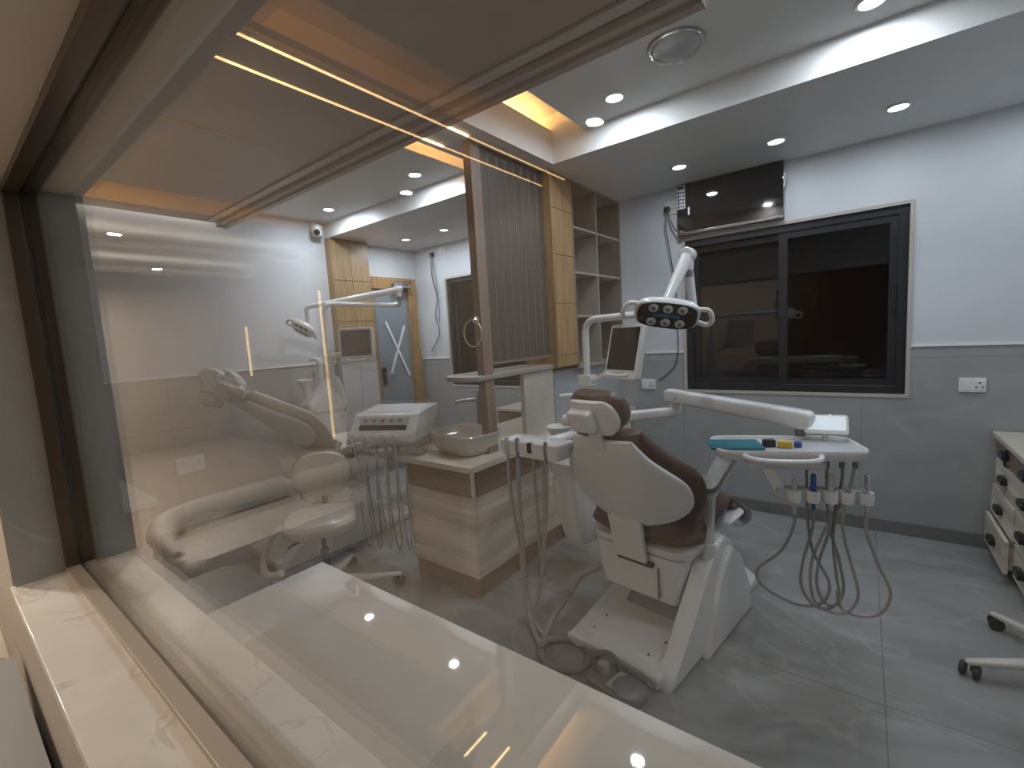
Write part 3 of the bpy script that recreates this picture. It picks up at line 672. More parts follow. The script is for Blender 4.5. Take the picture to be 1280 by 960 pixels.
    for k, (q, hw) in enumerate(((a-n*.01, .085), (a-u*.06-n*.022, .084), (Vector((cx-.02, min(Bq[0]-.03, .178), .52+lift)), .082), (Vector((cx-.02, .155, .44+lift)), .08), (Vector((cx-.02, .172, .40+lift)), .078))):
        rings.append([q+Vector((sx*hw, dy, 0)) for sx, dy in ((-1, -.010), (1, -.010), (1, .014), (-1, .014))])
    loft(bm, rings); P('link_strap', bm, 'whitemat')
    P('strap_slot', B1(cx-.10, cx+.085, .165, .19, .385+lift, .405+lift), 'darkslot')
    # headrest
    hb = Tz+u*.12-n*.0
    bm = BM(); padloft(bm, hb-u*.09, u, n, .18, interp([(0, .085), (.2, .125), (.5, .143), (.85, .125), (1, .09)]), .045, .048, .8, 0, 1, 14); h = P('headrest', bm, leather)
    bm = BM(); padloft(bm, hb-u*.085, u, n, .165, interp([(0, .08), (.2, .115), (.5, .130), (.85, .112), (1, .085)]), -.008, .018, .8, 0, 1, 14); P('headrest_shell', bm, 'white', h)
    bm = BM(); q = hb-n*.045
    Mx = Matrix(((1, 0, 0, q.x), (0, n.y, u.y, q.y), (0, n.z, u.z, q.z), (0, 0, 0, 1)))
    box(bm, -.085, .035, -.025, .03, -.045, .055, .014, 3, Mx); P('bracket_box', bm, 'white', h)
    bm = BM(); lathe(bm, [(.001, 0), (.022, 0), (.026, .006), (.026, .035), (.02, .042), (.001, .042)], 16, Mx @ MX((-.085, 0, .0), ry=R(-90))); P('bracket_knob', bm, 'white', h)
    P('headrest_stem', box(BM(), -.03, .03, -.012, .010, -.16, .02, .004, 2, Mx @ MX((0, .02, 0))), 'whitemat', h)
    # right arm rest
    z = lift; ay = .36; ax = .288 if not wrapped else .335
    if not wrapped:
        ar = P('armrest', prism(BM(), rrect(.075, .30, .036, 6), .03, MX((ax, ay+.15, .775), rx=R(22)), .010, 3), leather)
        P('armrest_film', prism(BM(), rrect(.085, .31, .042, 6), .042, MX((ax, ay+.15, .769), rx=R(22)), .014, 3), 'wrap', ar, label='clear film over the arm pad')
        P('armrest_under', prism(BM(), rrect(.06, .24, .03, 5), .03, MX((ax, ay+.13, .738), rx=R(22)), .010, 2), 'white', ar)
    else:
        bm = BM(); tube(bm, [(ax, ay+.13, .60+z), (ax, ay+.15, .645+z), (ax, ay+.25, .675+z), (ax, ay+.42, .70+z)], [.020, .024, .026, .018], 12); ar = P('armrest', bm, 'white')
    bm = BM(); tube(bm, [(ax, ay+.02, .33+z), (ax, ay+.02, .46+z), (ax, ay+.04, .60+z), (ax, ay+.06, .725+z if not wrapped else .64+z)], [.024, .024, .022, .021], 12); P('armrest_post', bm, 'white', ar)
    bm = BM(); tube(bm, [(ax, ay+.02, .36+z), (ax, ay+.02, .40+z), (ax, ay+.025, .48+z)], [.034, .036, .030], 12, 3); P('armrest_sleeve', bm, 'white', ar)
    bm = BM(); tube(bm, [(.18, ay+.02, .40+z), (ax, ay+.02, .40+z)], .022, 10, 1); P('armrest_bracket', bm, 'white', ar)
    if wrapped:
        # clear crumpled bag pulled over headrest
        bm = BM(); bmesh.ops.create_icosphere(bm, subdivisions=4, radius=1)
        rnd = random.Random(3)
        from mathutils import noise as nz
        for v in bm.verts:
            p = v.co.copy(); k = 1+.16*nz.noise(p*2.7)+.09*nz.noise(p*6.5)
            s = p*k; v.co = hb+Vector((1, 0, 0))*(s.x*.175)+n*(.03+s.y*.095)+u*(.02+s.z*.15)
        P('headrest_bag', bm, M['bag'], h, label='crumpled clear bag over the headrest')
        bm = BM(); bmesh.ops.create_icosphere(bm, subdivisions=3, radius=1)
        for v in bm.verts:
            p = v.co.copy(); k = 1+.3*nz.noise(p*3.1)+.15*nz.noise(p*7)
            s = p*k; v.co = hb+Vector((-.10, 0, 0))+u*.02+Vector((s.x*.08, 0, 0))+n*(s.y*.05-.06)+Vector((0, 0, -.03))+u*(s.z*.08)
        P('bag_knot', bm, M['bag'], h)
    return t
M['bag'] = plain('crumpled_clear_bag', (.70, .68, .65), .18, coat=.5, bump=.6, bscale=30)
CA, RA = (-.90, 1.81, 0), R(-8.6)
CBq, RB = (-3.40, 1.42, 0), R(-3)
dental_chair(CA, RA, 'dental chair with brown upholstery and white shell in the middle of the room', 'leather', 0, (.165, .595), (-.045, 1.03), False, R(-30))
dental_chair(CBq, RB, 'cream dental chair with bagged headrest in the left room', 'cream', .16, (.30, .615), (-.10, 1.01), True, R(-12))

# ---------------------------------------------------------------- water unit with pole, spittoon, monitor
def dental_unit(loc, rz, label, lift, ptop, arm_end, riser_top, head_at, film, x=-.555, y=.55):
    t = thing('spittoon_unit', label, 'dental unit', loc, rz)
    P = lambda n, bm, m, par=None, **k: obj(n, bm, m, par or t, **k)
    z = lift
    bm = BM(); loft(bm, [[Vector((a, b, c)) for a, b in rrect(w, d, .05, 5, x-.02, y+yo)] for w, d, yo, c in ((.15, .24, .04, .20+z), (.17, .28, .03, .22+z), (.215, .33, .0, .42+z), (.225, .35, 0, .60+z), (.20, .31, 0, .64+z))])
    P('body', bm, 'white')
    bm = BM(); loft(bm, [[Vector((a, b, c)) for a, b in rrect(w, d, .06, 5, x+xo, y+yo)] for w, d, xo, yo, c in ((.23, .35, -.02, 0, .642+z), (.25, .37, -.02, 0, .66+z), (.25, .37, -.02, 0, .72+z), (.20, .28, -.015, .04, .80+z), (.14, .17, -.01, .08, .90+z), (.12, .14, 0, .08, .93+z))])
    P('upper_body', bm, 'white')
    P('arm_to_chair', tube(BM(), [(x+.02, y+.05, .34+z), (-.25, y+.08, .34+z), (-.14, y+.05, .36+z)], .05, 12), 'white')
    sx, sy, sz = x-.085, y-.11, .925+z
    bm = BM(); lathe(bm, [(.001, -.075), (.03, -.07), (.065, -.03), (.082, 0), (.084, .008), (.074, .010), (.068, -.002), (.04, -.045), (.001, -.055)], 26, MX((sx, sy, sz))); P('spittoon_bowl', bm, 'white')
    P('bowl_stem', lathe(BM(), [(.03, -.20), (.035, -.06), (.001, -.06)], 16, MX((sx, sy, sz))), 'white')
    P('cup_filler', tube(BM(), bend_pts([(sx+.05, sy+.12, sz-.05), (sx+.05, sy+.12, sz+.16), (sx+.02, sy+.10, sz+.185), (sx-.04, sy+.07, sz+.18)], .03), [.03, .014], 12, 1), 'white')
    P('bowl_flush', tube(BM(), bend_pts([(sx+.09, sy+.03, sz-.02), (sx+.09, sy+.03, sz+.08), (sx+.03, sy+.0, sz+.07)], .03), .009, 8, 1), 'chrome')
    # pole and light arm
    px, py = x, y+.08; pt = Vector((px, py, ptop))
    ae = Vector(arm_end)
    bm = BM(); tube(bm, bend_pts([(px, py, .92+z), pt, ae], .09, 8), .0215, 14, 1); pole = P('pole', bm, 'whitemetal')
    bm = BM(); tube(bm, [(px, py, .915+z), (px, py, 1.10+z)], .034, 14, 1); P('pole_sleeve', bm, 'white', pole)
    rt_ = Vector(riser_top)
    d = (ae-pt).normalized()
    bm = BM(); tube(bm, bend_pts([ae-d*.03, ae+d*.03, rt_], .06, 6), .022, 12, 1); P('riser', bm, 'whitemetal', pole)
    P('riser_joint', lathe(BM(), [(.001, -.03), (.024, -.03), (.027, -.015), (.027, .02), (.02, .03), (.001, .03)], 16, MX(rt_)), 'white', pole)
    P('riser_collar', lathe(BM(), [(.018, -.065), (.024, -.062), (.024, -.032), (.018, -.03)], 14, MX(rt_)), 'grey', pole)
    # monitor
    cz = 1.10+z*.7
    bm = BM(); box(bm, px-.05, px+.05, py-.035, py+.035, cz+.06, cz+.13, .01); P('clamp', bm, 'white')
    mc = Vector((px+.29, py-.02, cz+.265)) if not film else Vector((px+.31, py+.11, cz+.20))
    bm = BM(); tube(bm, [(px+.04, py-.01, cz+.09), (px+.11, py+.0, cz+.12), (mc.x-.04, mc.y+.06, mc.z-.05)], .018, 10); P('monitor_arm', bm, 'white')
    mw, mh = (.135, .158) if not film else (.155, .150)
    Mm = MX(mc, rx=R(-10 if not film else -4), rz=R(34 if not film else 40) if not film else R(38))
    if not film: Mm = MX(mc, rx=R(-14), rz=R(-16))
    bm = BM(); prism(bm, rrect(2*mw, 2*mh, .018, 4), .04, Mm @ MX((0, .02, 0), rx=R(90)), .008); mo = P('monitor', bm, 'white')
    P('screen', box(BM(), -mw+.022, mw-.022, -.0225, -.0195, -mh+.055, mh-.02, 0, 2, Mm), 'screen', mo)
    P('monitor_handle', tube(BM(), [Mm @ Vector(q) for q in ((-.09, -.025, -mh+.03), (-.07, -.05, -mh+.018), (.05, -.05, -mh+.018), (.07, -.025, -mh+.03))], .009, 8), 'white', mo)
    P('button_strip', box(BM(), -.05, .05, -.0215, -.0195, -mh+.028, -mh+.04, 0, 2, Mm), 'palegrey', mo)
    if film:
        bm = BM(); rnd = random.Random(5); bmesh.ops.create_grid(bm, x_segments=14, y_segments=14, size=1)
        for v in bm.verts: v.co = Vector((v.co.x*(mw+.012), v.co.y*(mh+.014), rnd.uniform(0, .006)))
        bmesh.ops.transform(bm, matrix=Mm @ MX((0, -.026, 0), rx=R(90)), verts=bm.verts); P('monitor_film', bm, 'wraploose', mo)
    return t, mc
def lamp_head(name, label, joint, head, rz, tilt, w, d, roll=0, drop=.05):
    # oval head hanging from a spring arm that starts at joint (world)
    hv = Vector(head); jv = Vector(joint)
    t = thing(name, label, 'lamp', hv)
    P = lambda n, bm, m, par=None, **k: obj(n, bm, m, par or t, **k)
    T = Matrix.Rotation(rz, 4, 'Z') @ Matrix.Rotation(roll, 4, 'Y') @ Matrix.Rotation(tilt, 4, 'X')     # local -z is the light face
    def ell(s, z, e=3.2): return sring((0, 0, z), w*s, d*s, (1, 0, 0), (0, 1, 0), e, 32)
    bm = BM(); loft(bm, [[T @ p for p in q] for q in (ell(.96, -.028), ell(1.03, -.022), ell(1.06, -.005), ell(1.0, .016), ell(.7, .036), ell(.3, .044))]); P('housing', bm, 'white')
    bm = BM(); loft(bm, [[T @ p for p in q] for q in (ell(.95, -.033), ell(.95, -.027))]); fp = P('face_plate', bm, 'blackgloss' if w > .12 else 'whitemat')
    for r_ in (-1, 1):
        for k in (-1, 0, 1):
            c = Vector((k*w*.46+r_*.0, r_*d*.52, -.033))
            bm = BM(); lathe(bm, [(.001, -.006), (.016, -.004), (.021, 0), (.001, .001)], 18, T @ MX(c)); 
            l = P('led_lens', bm, 'lensglass' if w > .12 else 'grey', fp)
            if w > .12:
                bm = BM(); lathe(bm, [(.001, -.0085), (.009, -.0075), (.010, -.005), (.001, -.004)], 12, T @ MX(c)); P('reflector', bm, 'brushed', fp)
    if w > .12: P('indicator_bar', box(BM(), -w*.42, w*.42, -.007, .007, -.0345, -.0325, 0, 2, T), 'bluebar', fp)
    for s in (-1, 1):
        P('side_handle', tube(BM(), [T @ Vector(q) for q in ((s*w*.92, -d*.45, .0), (s*w*1.25, -d*.62, -.02), (s*w*1.42, -d*.05, -.03), (s*w*1.32, d*.50, -.015), (s*w*.95, d*.45, 0))], .011, 10), 'white')
    yk = T @ Vector((0, d*.2, .055))
    bm = BM(); tube(bm, [T @ Vector(q) for q in ((-w*.78, d*.6, .02), (-w*.5, d*1.25, .05), (0, d*1.55, .065), (w*.5, d*1.4, .055), (w*.9, d*.7, .02))], .018, 12); P('yoke', bm, 'white')
    top = T @ Vector((0, d*1.5, .075))
    a = jv-hv
    P('yaw_joint', tube(BM(), [top-Vector((0, 0, .01)), top+Vector((0, 0, drop))], .018, 12, 1), 'grey' if drop < .1 else 'white')
    e1 = top+Vector((0, 0, drop+.01))
    bm = BM(); tube(bm, [e1, e1+(a-e1)*.5, a], [.022, .028, .033], 14, 1); P('spring_arm', bm, 'white')
    P('arm_elbow', lathe(BM(), [(.001, -.034), (.030, -.034), (.036, -.025), (.036, .025), (.030, .034), (.001, .034)], 18, MX(a, rx=R(90), rz=math.atan2(a.y, a.x)+R(90))), 'white')
    return t
def W(loc, rz, p): return Matrix.Translation(loc) @ Matrix.Rotation(rz, 4, 'Z') @ Vector(p)
def Linv(loc, rz, p): return (Matrix.Translation(loc) @ Matrix.Rotation(rz, 4, 'Z')).inverted() @ Vector(p)
ae = Linv(CA, RA, (-.715, 2.42, 1.578)); rt = Linv(CA, RA, (-.70, 2.40, 1.80))
dental_unit(CA, RA, 'white spittoon unit with pole and tilted monitor beside the brown chair', 0, 1.565, ae, rt, None, False)
lamp_head('operating_lamp', 'white dental lamp with black oval face and six lenses above the brown chair', (-.70, 2.40, 1.845), (-.705, 2.08, 1.56), R(24), R(-58), .135, .066, R(10))
ae = Linv(CBq, RB, (-3.62, 2.92, 1.86)); rt = Linv(CBq, RB, (-3.55, 2.90, 1.965))
dental_unit(CBq, RB, 'white spittoon unit with pole and film covered monitor beside the cream chair', .285, 1.885, ae, rt, None, True, -.50, .76)
lamp_head('operating_lamp', 'small white dental lamp with dark lenses left of the far pole', (-3.55, 2.90, 2.0), (-3.97, 2.14, 1.68), R(35), R(-50), .10, .062, R(30), .20)
# ---------------------------------------------------------------- delivery arm and instrument tray by the brown chair
TL = Vector((-.255, 2.115, .985)); TZ = R(21)
t = thing('support_boom', 'long white jointed arm reaching from the spittoon unit to the instrument tray', 'arm', (-1.33, 2.47, 0))
q = lambda p: Vector(p)-Vector((-1.33, 2.47, 0))
def armbar(a, b, w, h0, h1, bev=.02):
    a, b = Vector(a), Vector(b); d = (b-a); L = d.length; d.normalize(); s = d.cross(Vector((0, 0, 1))).normalized(); v = s.cross(d)
    return loft(BM(), [sring(a+d*(L*k), w/2*m, (h0+(h1-h0)*k)/2*m, s, v, 4, 20) for k, m in ((0, .55), (.012, .85), (.035, 1), (.5, 1), (.965, 1), (.988, .85), (1, .55))])
obj('lower_arm', armbar(q((-1.30, 2.49, .955)), q((-.87, 2.74, .99)), .07, .062, .055), 'white', t)
obj('elbow_pivot', lathe(BM(), [(.001, .98), (.03, .98), (.032, 1.0), (.032, 1.03), (.015, 1.035), (.015, 1.06), (.001, 1.06)], 18, MX(q((-.885, 2.73, 0)))), 'white', t)
obj('upper_arm', armbar(q((-.945, 2.76, 1.085)), q((-.165, 2.25, 1.066)), .075, .075, .085), 'white', t)
obj('end_pivot', lathe(BM(), [(.001, .995), (.02, .995), (.02, 1.04), (.001, 1.04)], 16, MX(q((-.21, 2.285, 0)))), 'grey', t)
obj('pivot_bolt', lathe(BM(), [(.001, -.004), (.009, -.004), (.009, .004), (.001, .004)], 10, MX(q((-.86, 2.665, 1.075)), rx=R(90))), 'grey', t)

t = thing('instrument_tray', 'white instrument tray with hanging hoses at the right of the brown chair', 'tray', TL, TZ)
P = lambda n, bm, m, par=None, **k: obj(n, bm, m, par or t, **k)
o_ = rrect(.58, .27, .05, 6)
o_ = [(x, y) for x, y in o_]
bm = BM(); loft(bm, [[Vector((x, y, z)) for x, y in rrect(w, d, .06, 6)] for w, d, z in ((.46, .20, -.035), (.51, .25, -.030), (.53, .268, -.012), (.535, .272, .004), (.53, .266, .010), (.512, .248, .008), (.504, .240, -.004))]); P('body', bm, 'white')
P('silicone_mat', prism(BM(), rrect(.496, .232, .05, 5), .003, MX((0, 0, -.0045))), 'palegrey')
P('front_handle', T1([(-.17, -.125, -.01), (-.15, -.175, -.012), (-.09, -.20, -.014), (.03, -.20, -.014), (.08, -.175, -.012), (.10, -.125, -.01)], .011, 10), 'white')
P('under_box', box(BM(), -.14, .14, -.07, .07, -.085, -.044, .015), 'whitemat')
P('viewer_stem', tube(BM(), [(.185, .10, -.01), (.185, .11, .04)], .012, 8, 1), 'white')
fv = P('film_viewer', prism(BM(), rrect(.155, .085, .010, 3), .014, MX((.185, .10, .062), rx=R(58), rz=R(-14)), .004), 'white')
P('lit_panel', prism(BM(), rrect(.135, .062, .004, 3), .002, MX((.185, .10, .062), rx=R(58), rz=R(-14)) @ MX((0, .004, .0135))), 'film', fv)
# holder bar on a bent bracket
hb0 = Vector((.03, -.06, -.175))
P('holder_bracket', loft(BM(), [[Vector((x-.022, y-.012, z)), Vector((x+.022, y-.012, z)), Vector((x+.022, y+.012, z)), Vector((x-.022, y+.012, z))] for x, y, z in ((-.07, -.04, -.07), (-.055, -.05, -.11), (-.035, -.06, -.15), (-.02, -.065, -.20))]), 'white')
hbar = P('holder_bar', box(BM(), -.045, .285, -.085, -.035, -.205, -.155, .010), 'palegrey')
xs = (.02, .085, .145, .20, .262)
for i, x in enumerate(xs):
    P('holder_ring', lathe(BM(), [(.014, -.20), (.023, -.205), (.025, -.18), (.023, -.158), (.014, -.16), (.014, -.20)], 16, MX((x, -.085, 0))), 'whitemat', hbar)
    m = 'blue' if i == 1 else ('chrome' if i == 4 else 'palegrey')
    if i != 3: P('handpiece', lathe(BM(), [(.004, .075), (.009, .07), (.011, .02), (.010, -.03), (.007, -.07), (.001, -.07)], 12, MX((x, -.085, -.165 if i else -.19))), m, label='blue handpiece' if i == 1 else None)
P('hose', T1([(.02, -.085, -0.230), (.018, -.09, -0.302), (-.03, -.10, -0.407), (-.115, -.10, -0.494), (-.09, -.09, -0.572), (.03, -.085, -0.637), (.12, -.08, -0.624), (.145, -.08, -0.537), (.09, -.075, -0.415), (.072, -.07, -0.293), (.07, -.06, -0.160), (.07, -.055, -0.050)], .0058, 8), 'hosedark')
P('hose', T1([(.085, -.085, -0.240), (.082, -.09, -0.311), (.05, -.09, -0.450), (.045, -.09, -0.554), (.09, -.085, -0.633), (.15, -.08, -0.641), (.195, -.075, -0.572), (.18, -.07, -0.441), (.15, -.065, -0.320), (.14, -.06, -0.180), (.14, -.055, -0.050)], .0058, 8), 'hosedark')
P('hose', T1([(.145, -.085, -0.240), (.138, -.09, -0.320), (.105, -.09, -0.450), (.10, -.09, -0.554), (.135, -.085, -0.624), (.18, -.08, -0.611), (.17, -.075, -0.502), (.16, -.07, -0.381), (.165, -.065, -0.259), (.19, -.06, -0.120), (.19, -.055, -0.050)], .0058, 8), 'hosedark')
P('hose', T1([(.20, -.085, -0.150), (.188, -.09, -0.200), (.185, -.09, -0.311), (.215, -.09, -0.450), (.24, -.09, -0.572), (.205, -.085, -0.650), (.14, -.08, -0.655), (.09, -.075, -0.607), (.085, -.07, -0.468), (.135, -.065, -0.320), (.21, -.06, -0.170), (.235, -.055, -0.050)], .0058, 8), 'hose')
P('hose', T1([(.262, -.085, -0.230), (.262, -.09, -0.311), (.30, -.09, -0.433), (.345, -.09, -0.554), (.315, -.085, -0.641), (.25, -.08, -0.663), (.19, -.075, -0.641), (.175, -.07, -0.572)], .0062, 8), 'hose')
for x in (.07, .14, .19, .235): P('hose_collar', lathe(BM(), [(.008, -.075), (.010, -.07), (.010, -.04), (.008, -.036)], 12, MX((x, -.055, 0))), 'grey')
tag(obj('teal_pouch', prism(BM(), rrect(.20, .14, .006, 3), .012, None, .003), 'teal', loc=TL+Vector((-.165, -.085, .0)), rotz=TZ+R(3)), 'flat teal packet lying on the left end of the instrument tray', 'packet')
def small(nm, bm, m, dx, dy, label, cat, rz=0): return tag(obj(nm, bm, m, loc=TL+(Matrix.Rotation(TZ, 3, 'Z') @ Vector((dx, dy, -.0012))), rotz=TZ+rz), label, cat)
small('black_case', box(BM(), -.022, .022, -.016, .016, 0, .030, .004), 'black', -.055, -.02, 'small black case on the instrument tray beside the yellow one', 'case', R(8))
small('yellow_case', box(BM(), -.025, .025, -.018, .018, 0, .026, .004), 'yellow', .0, -.03, 'small yellow case on the instrument tray', 'case', R(-6))
small('blue_cap', lathe(BM(), [(.001, 0), (.014, 0), (.014, .02), (.010, .024), (.001, .024)], 14), 'blue', .048, -.025, 'small blue cap on the instrument tray right of the yellow case', 'cap')

# ---------------------------------------------------------------- assistant holder left of the brown chair
t = thing('assistant_holder', 'white suction holder tray with hoses hanging in front of the vanity cabinet', 'holder', (-1.325, 1.88, .955), R(-4))
P = lambda n, bm, m, par=None, **k: obj(n, bm, m, par or t, **k)
P('tray', (lambda bm: loft(bm, [[Vector((x, y, z)) for x, y in rrect(w, d, .025, 5)] for w, d, z in ((.33, .12, -.078), (.37, .15, -.07), (.385, .16, -.005), (.378, .152, .006), (.35, .125, .006), (.34, .115, -.006))]))(BM()), 'white')
P('support_arm', T1([(.02, .06, -.02), (.05, .20, -.02), (.02, .40, -.04), (-.05, .52, -.06)], .03, 12), 'white')
for x in (-.13, -.06, .02, .12):
    P('slot_clip', box(BM(), x-.014, x+.014, -.083, -.06, -.045, .008, .004), 'palegrey' if x != .02 else 'darkslot')
wands = [(-.13, 'palegrey', .012), (-.06, 'grey', .011), (.12, 'brushed', .010)]
for x, m, r in wands: P('suction_wand', lathe(BM(), [(r*.6, .016), (r, .012), (r, -.06), (r*.8, -.10), (.001, -.10)], 12, MX((x, -.075, .01))), m)
P('hose', T1([(-.13, -.075, -.08), (-.12, -.08, -.30), (-.075, -.085, -.55), (-.06, -.09, -.78), (.0, -.11, -.91), (.12, -.16, -.937)], .0095, 8), 'hose')
P('hose', T1([(-.06, -.075, -.08), (-.065, -.08, -.30), (-.055, -.085, -.55), (-.045, -.09, -.78), (.02, -.14, -.91), (.14, -.22, -.94)], .0115, 8), 'hose')
P('hose', T1([(.0, -.03, -.04), (.015, -.04, -.30), (.03, -.05, -.52), (.04, -.06, -.66), (.02, -.08, -.80)], .008, 8), 'hose')
P('hose', T1([(.055, -.02, -.04), (.06, -.03, -.28), (.055, -.05, -.52), (.045, -.06, -.66)], .008, 8), 'hose')
P('hose', T1([(.12, -.075, -.08), (.11, -.08, -.30), (.08, -.085, -.55), (.05, -.09, -.74), (.02, -.09, -.84)], .0085, 8), 'hose')
P('hose_coupling', lathe(BM(), [(.012, -.05), (.021, -.045), (.023, -.02), (.021, .03), (.016, .035), (.012, .06)], 14, MX((.040, -.062, -.64))), 'grey')

# ---------------------------------------------------------------- foot control, floor hose
t = thing('foot_control', 'grey foot control wrapped in film on the floor behind the brown chair base', 'foot control', (-.80, 1.625, 0), R(-12))
P = lambda n, bm, m, par=None, **k: obj(n, bm, m, par or t, **k)
P('base', prism(BM(), rrect(.26, .15, .05, 6), .03, None, .010), 'grey')
P('pedal', lathe(BM(), [(.001, .055), (.05, .052), (.066, .042), (.070, .028), (.001, .028)], 24, MX((.065, -.005, 0))), 'grey')
P('pedal_plate', box(BM(), -.02, .11, -.055, .055, .03, .036, .004), 'palegrey')
P('knob', lathe(BM(), [(.001, .07), (.022, .068), (.026, .06), (.026, .028), (.001, .028)], 18, MX((-.075, .01, 0))), 'palegrey')
P('carry_handle', T1([(-.12, .0, .025), (-.125, .01, .075), (-.08, .045, .095), (-.03, .05, .075), (-.025, .05, .028)], .010, 10), 'grey')
bm = BM(); rnd = random.Random(9); loft(bm, [[Vector((x*(1+rnd.uniform(-.04, .04)), y*(1+rnd.uniform(-.05, .05)), z)) for x, y in rrect(w, d, .06, 6)] for w, d, z in ((.31, .20, .001), (.30, .19, .03), (.25, .16, .07))], caps=False); P('clear_bag', bm, 'wraploose')
t = thing('coiled_hose', 'thick grey hose coiled in a ring on the floor beside the brown chair base', 'hose', (-1.075, 1.665, 0))
bm = BM(); pts = [(.118*math.cos(a), .10*math.sin(a), .016+.02*max(0, (a-R(540)))/PI) for a in [R(170+i*15) for i in range(40)]]
pts = [(-.135+.0, .30, .13), (-.155, .17, .07), (-.150, .08, .03)]+[(-.118*math.cos(R(i*15)), .10*math.sin(R(-i*15)) if True else 0, .017+.006*(i > 22)+ (.010 if i > 24 else 0)) for i in range(1, 27)]
tube(bm, pts, .0155, 10, 3); obj('ring', bm, 'hosedark', t)
obj('riser_hose', T1([(-.135, .30, .13), (-.10, .36, .20), (-.02, .45, .235), (.03, .55, .24)], [.0155, .013], 10), 'hose', t)

# ---------------------------------------------------------------- delivery unit of the cream chair
t = thing('delivery_unit', 'white control console with keypad hung with hoses left of the basin', 'control unit', (-2.46, 1.885, .885), R(24))
P = lambda n, bm, m, par=None, **k: obj(n, bm, m, par or t, **k)
prof = [(-.19, .0), (-.195, .035), (-.185, .06), (-.115, .15), (-.085, .165), (.19, .185), (.205, .175), (.205, .145), (.06, .02), (.03, .0)]
bm = BM(); prism(bm, prof, .46, Matrix(((0, 0, 1, -.23), (1, 0, 0, 0), (0, 1, 0, 0), (0, 0, 0, 1))), .012, 3); bd = P('body', bm, 'white')
nrm = math.atan2(.09, .07)
Mk = MX((0, -.152, .105), rx=nrm)
P('keypad', prism(BM(), rrect(.34, .045, .008, 3), .003, Mk @ MX((0, .025, -.001))), 'palegrey', bd)
for i in range(5): P('key', box(BM(), -.13+i*.06-.012, -.13+i*.06+.012, .015, .035, .0015, .004, 0, 2, Mk), plain('red_key', (.5, .08, .06), .5) if i == 2 else 'grey', bd)
P('instrument_slot', prism(BM(), rrect(.33, .035, .006, 3), .004, Mk @ MX((0, -.022, -.0015))), 'darkslot', bd)
for i in range(5):
    P('hose_port', lathe(BM(), [(.001, -.02), (.016, -.018), (.019, 0), (.019, .01)], 14, MX((-.18+i*.07, -.196, .03), rx=R(90))), 'whitemat', bd)
    x = -.18+i*.07
    P('hose', T1([(x, -.205, .022), (x+.004, -.22, -.04), (x+.005, -.21, -.30), (x+.01+.008*(i % 3), -.205, -.58), (x+.03, -.19, -.70), (x+.04, -.175, -.62), (x+.035, -.17, -.35), (x+.02, -.10, -.06)], .0055, 8), 'hosedark' if i % 2 else 'hose')
P('underside_box', box(BM(), -.15, .15, -.08, .08, -.05, .002, .012), 'whitemat')
P('support_stem', tube(BM(), bend_pts([(-.02, .02, -.04), (-.02, .02, -.16), (-.32, .22, -.18), (-.62, .38, -.18)], .05), .026, 12, 1), 'grey')
bm = BM(); rnd = random.Random(11); n = 18
rg = []
for (a, z) in ((1.03, .06), (1.06, -.02), (1.1, -.07)): rg.append([Vector((x*a*(1+rnd.uniform(-.03, .03)), y*a*(1+rnd.uniform(-.04, .04)), z+rnd.uniform(-.012, .012))) for x, y in rrect(.48, .40, .05, 5)])
loft(bm, rg, caps=False); P('hanging_film', bm, 'wraploose')
bm = BM(); loft(bm, [[Vector((x, y+.03, z+ (y+.1)*.07)) for x, y in rrect(w, d, .04, 5)] for w, d, z in ((.485, .36, .155), (.49, .36, .178), (.44, .30, .19))], caps=False); P('top_film', bm, 'wraploose')

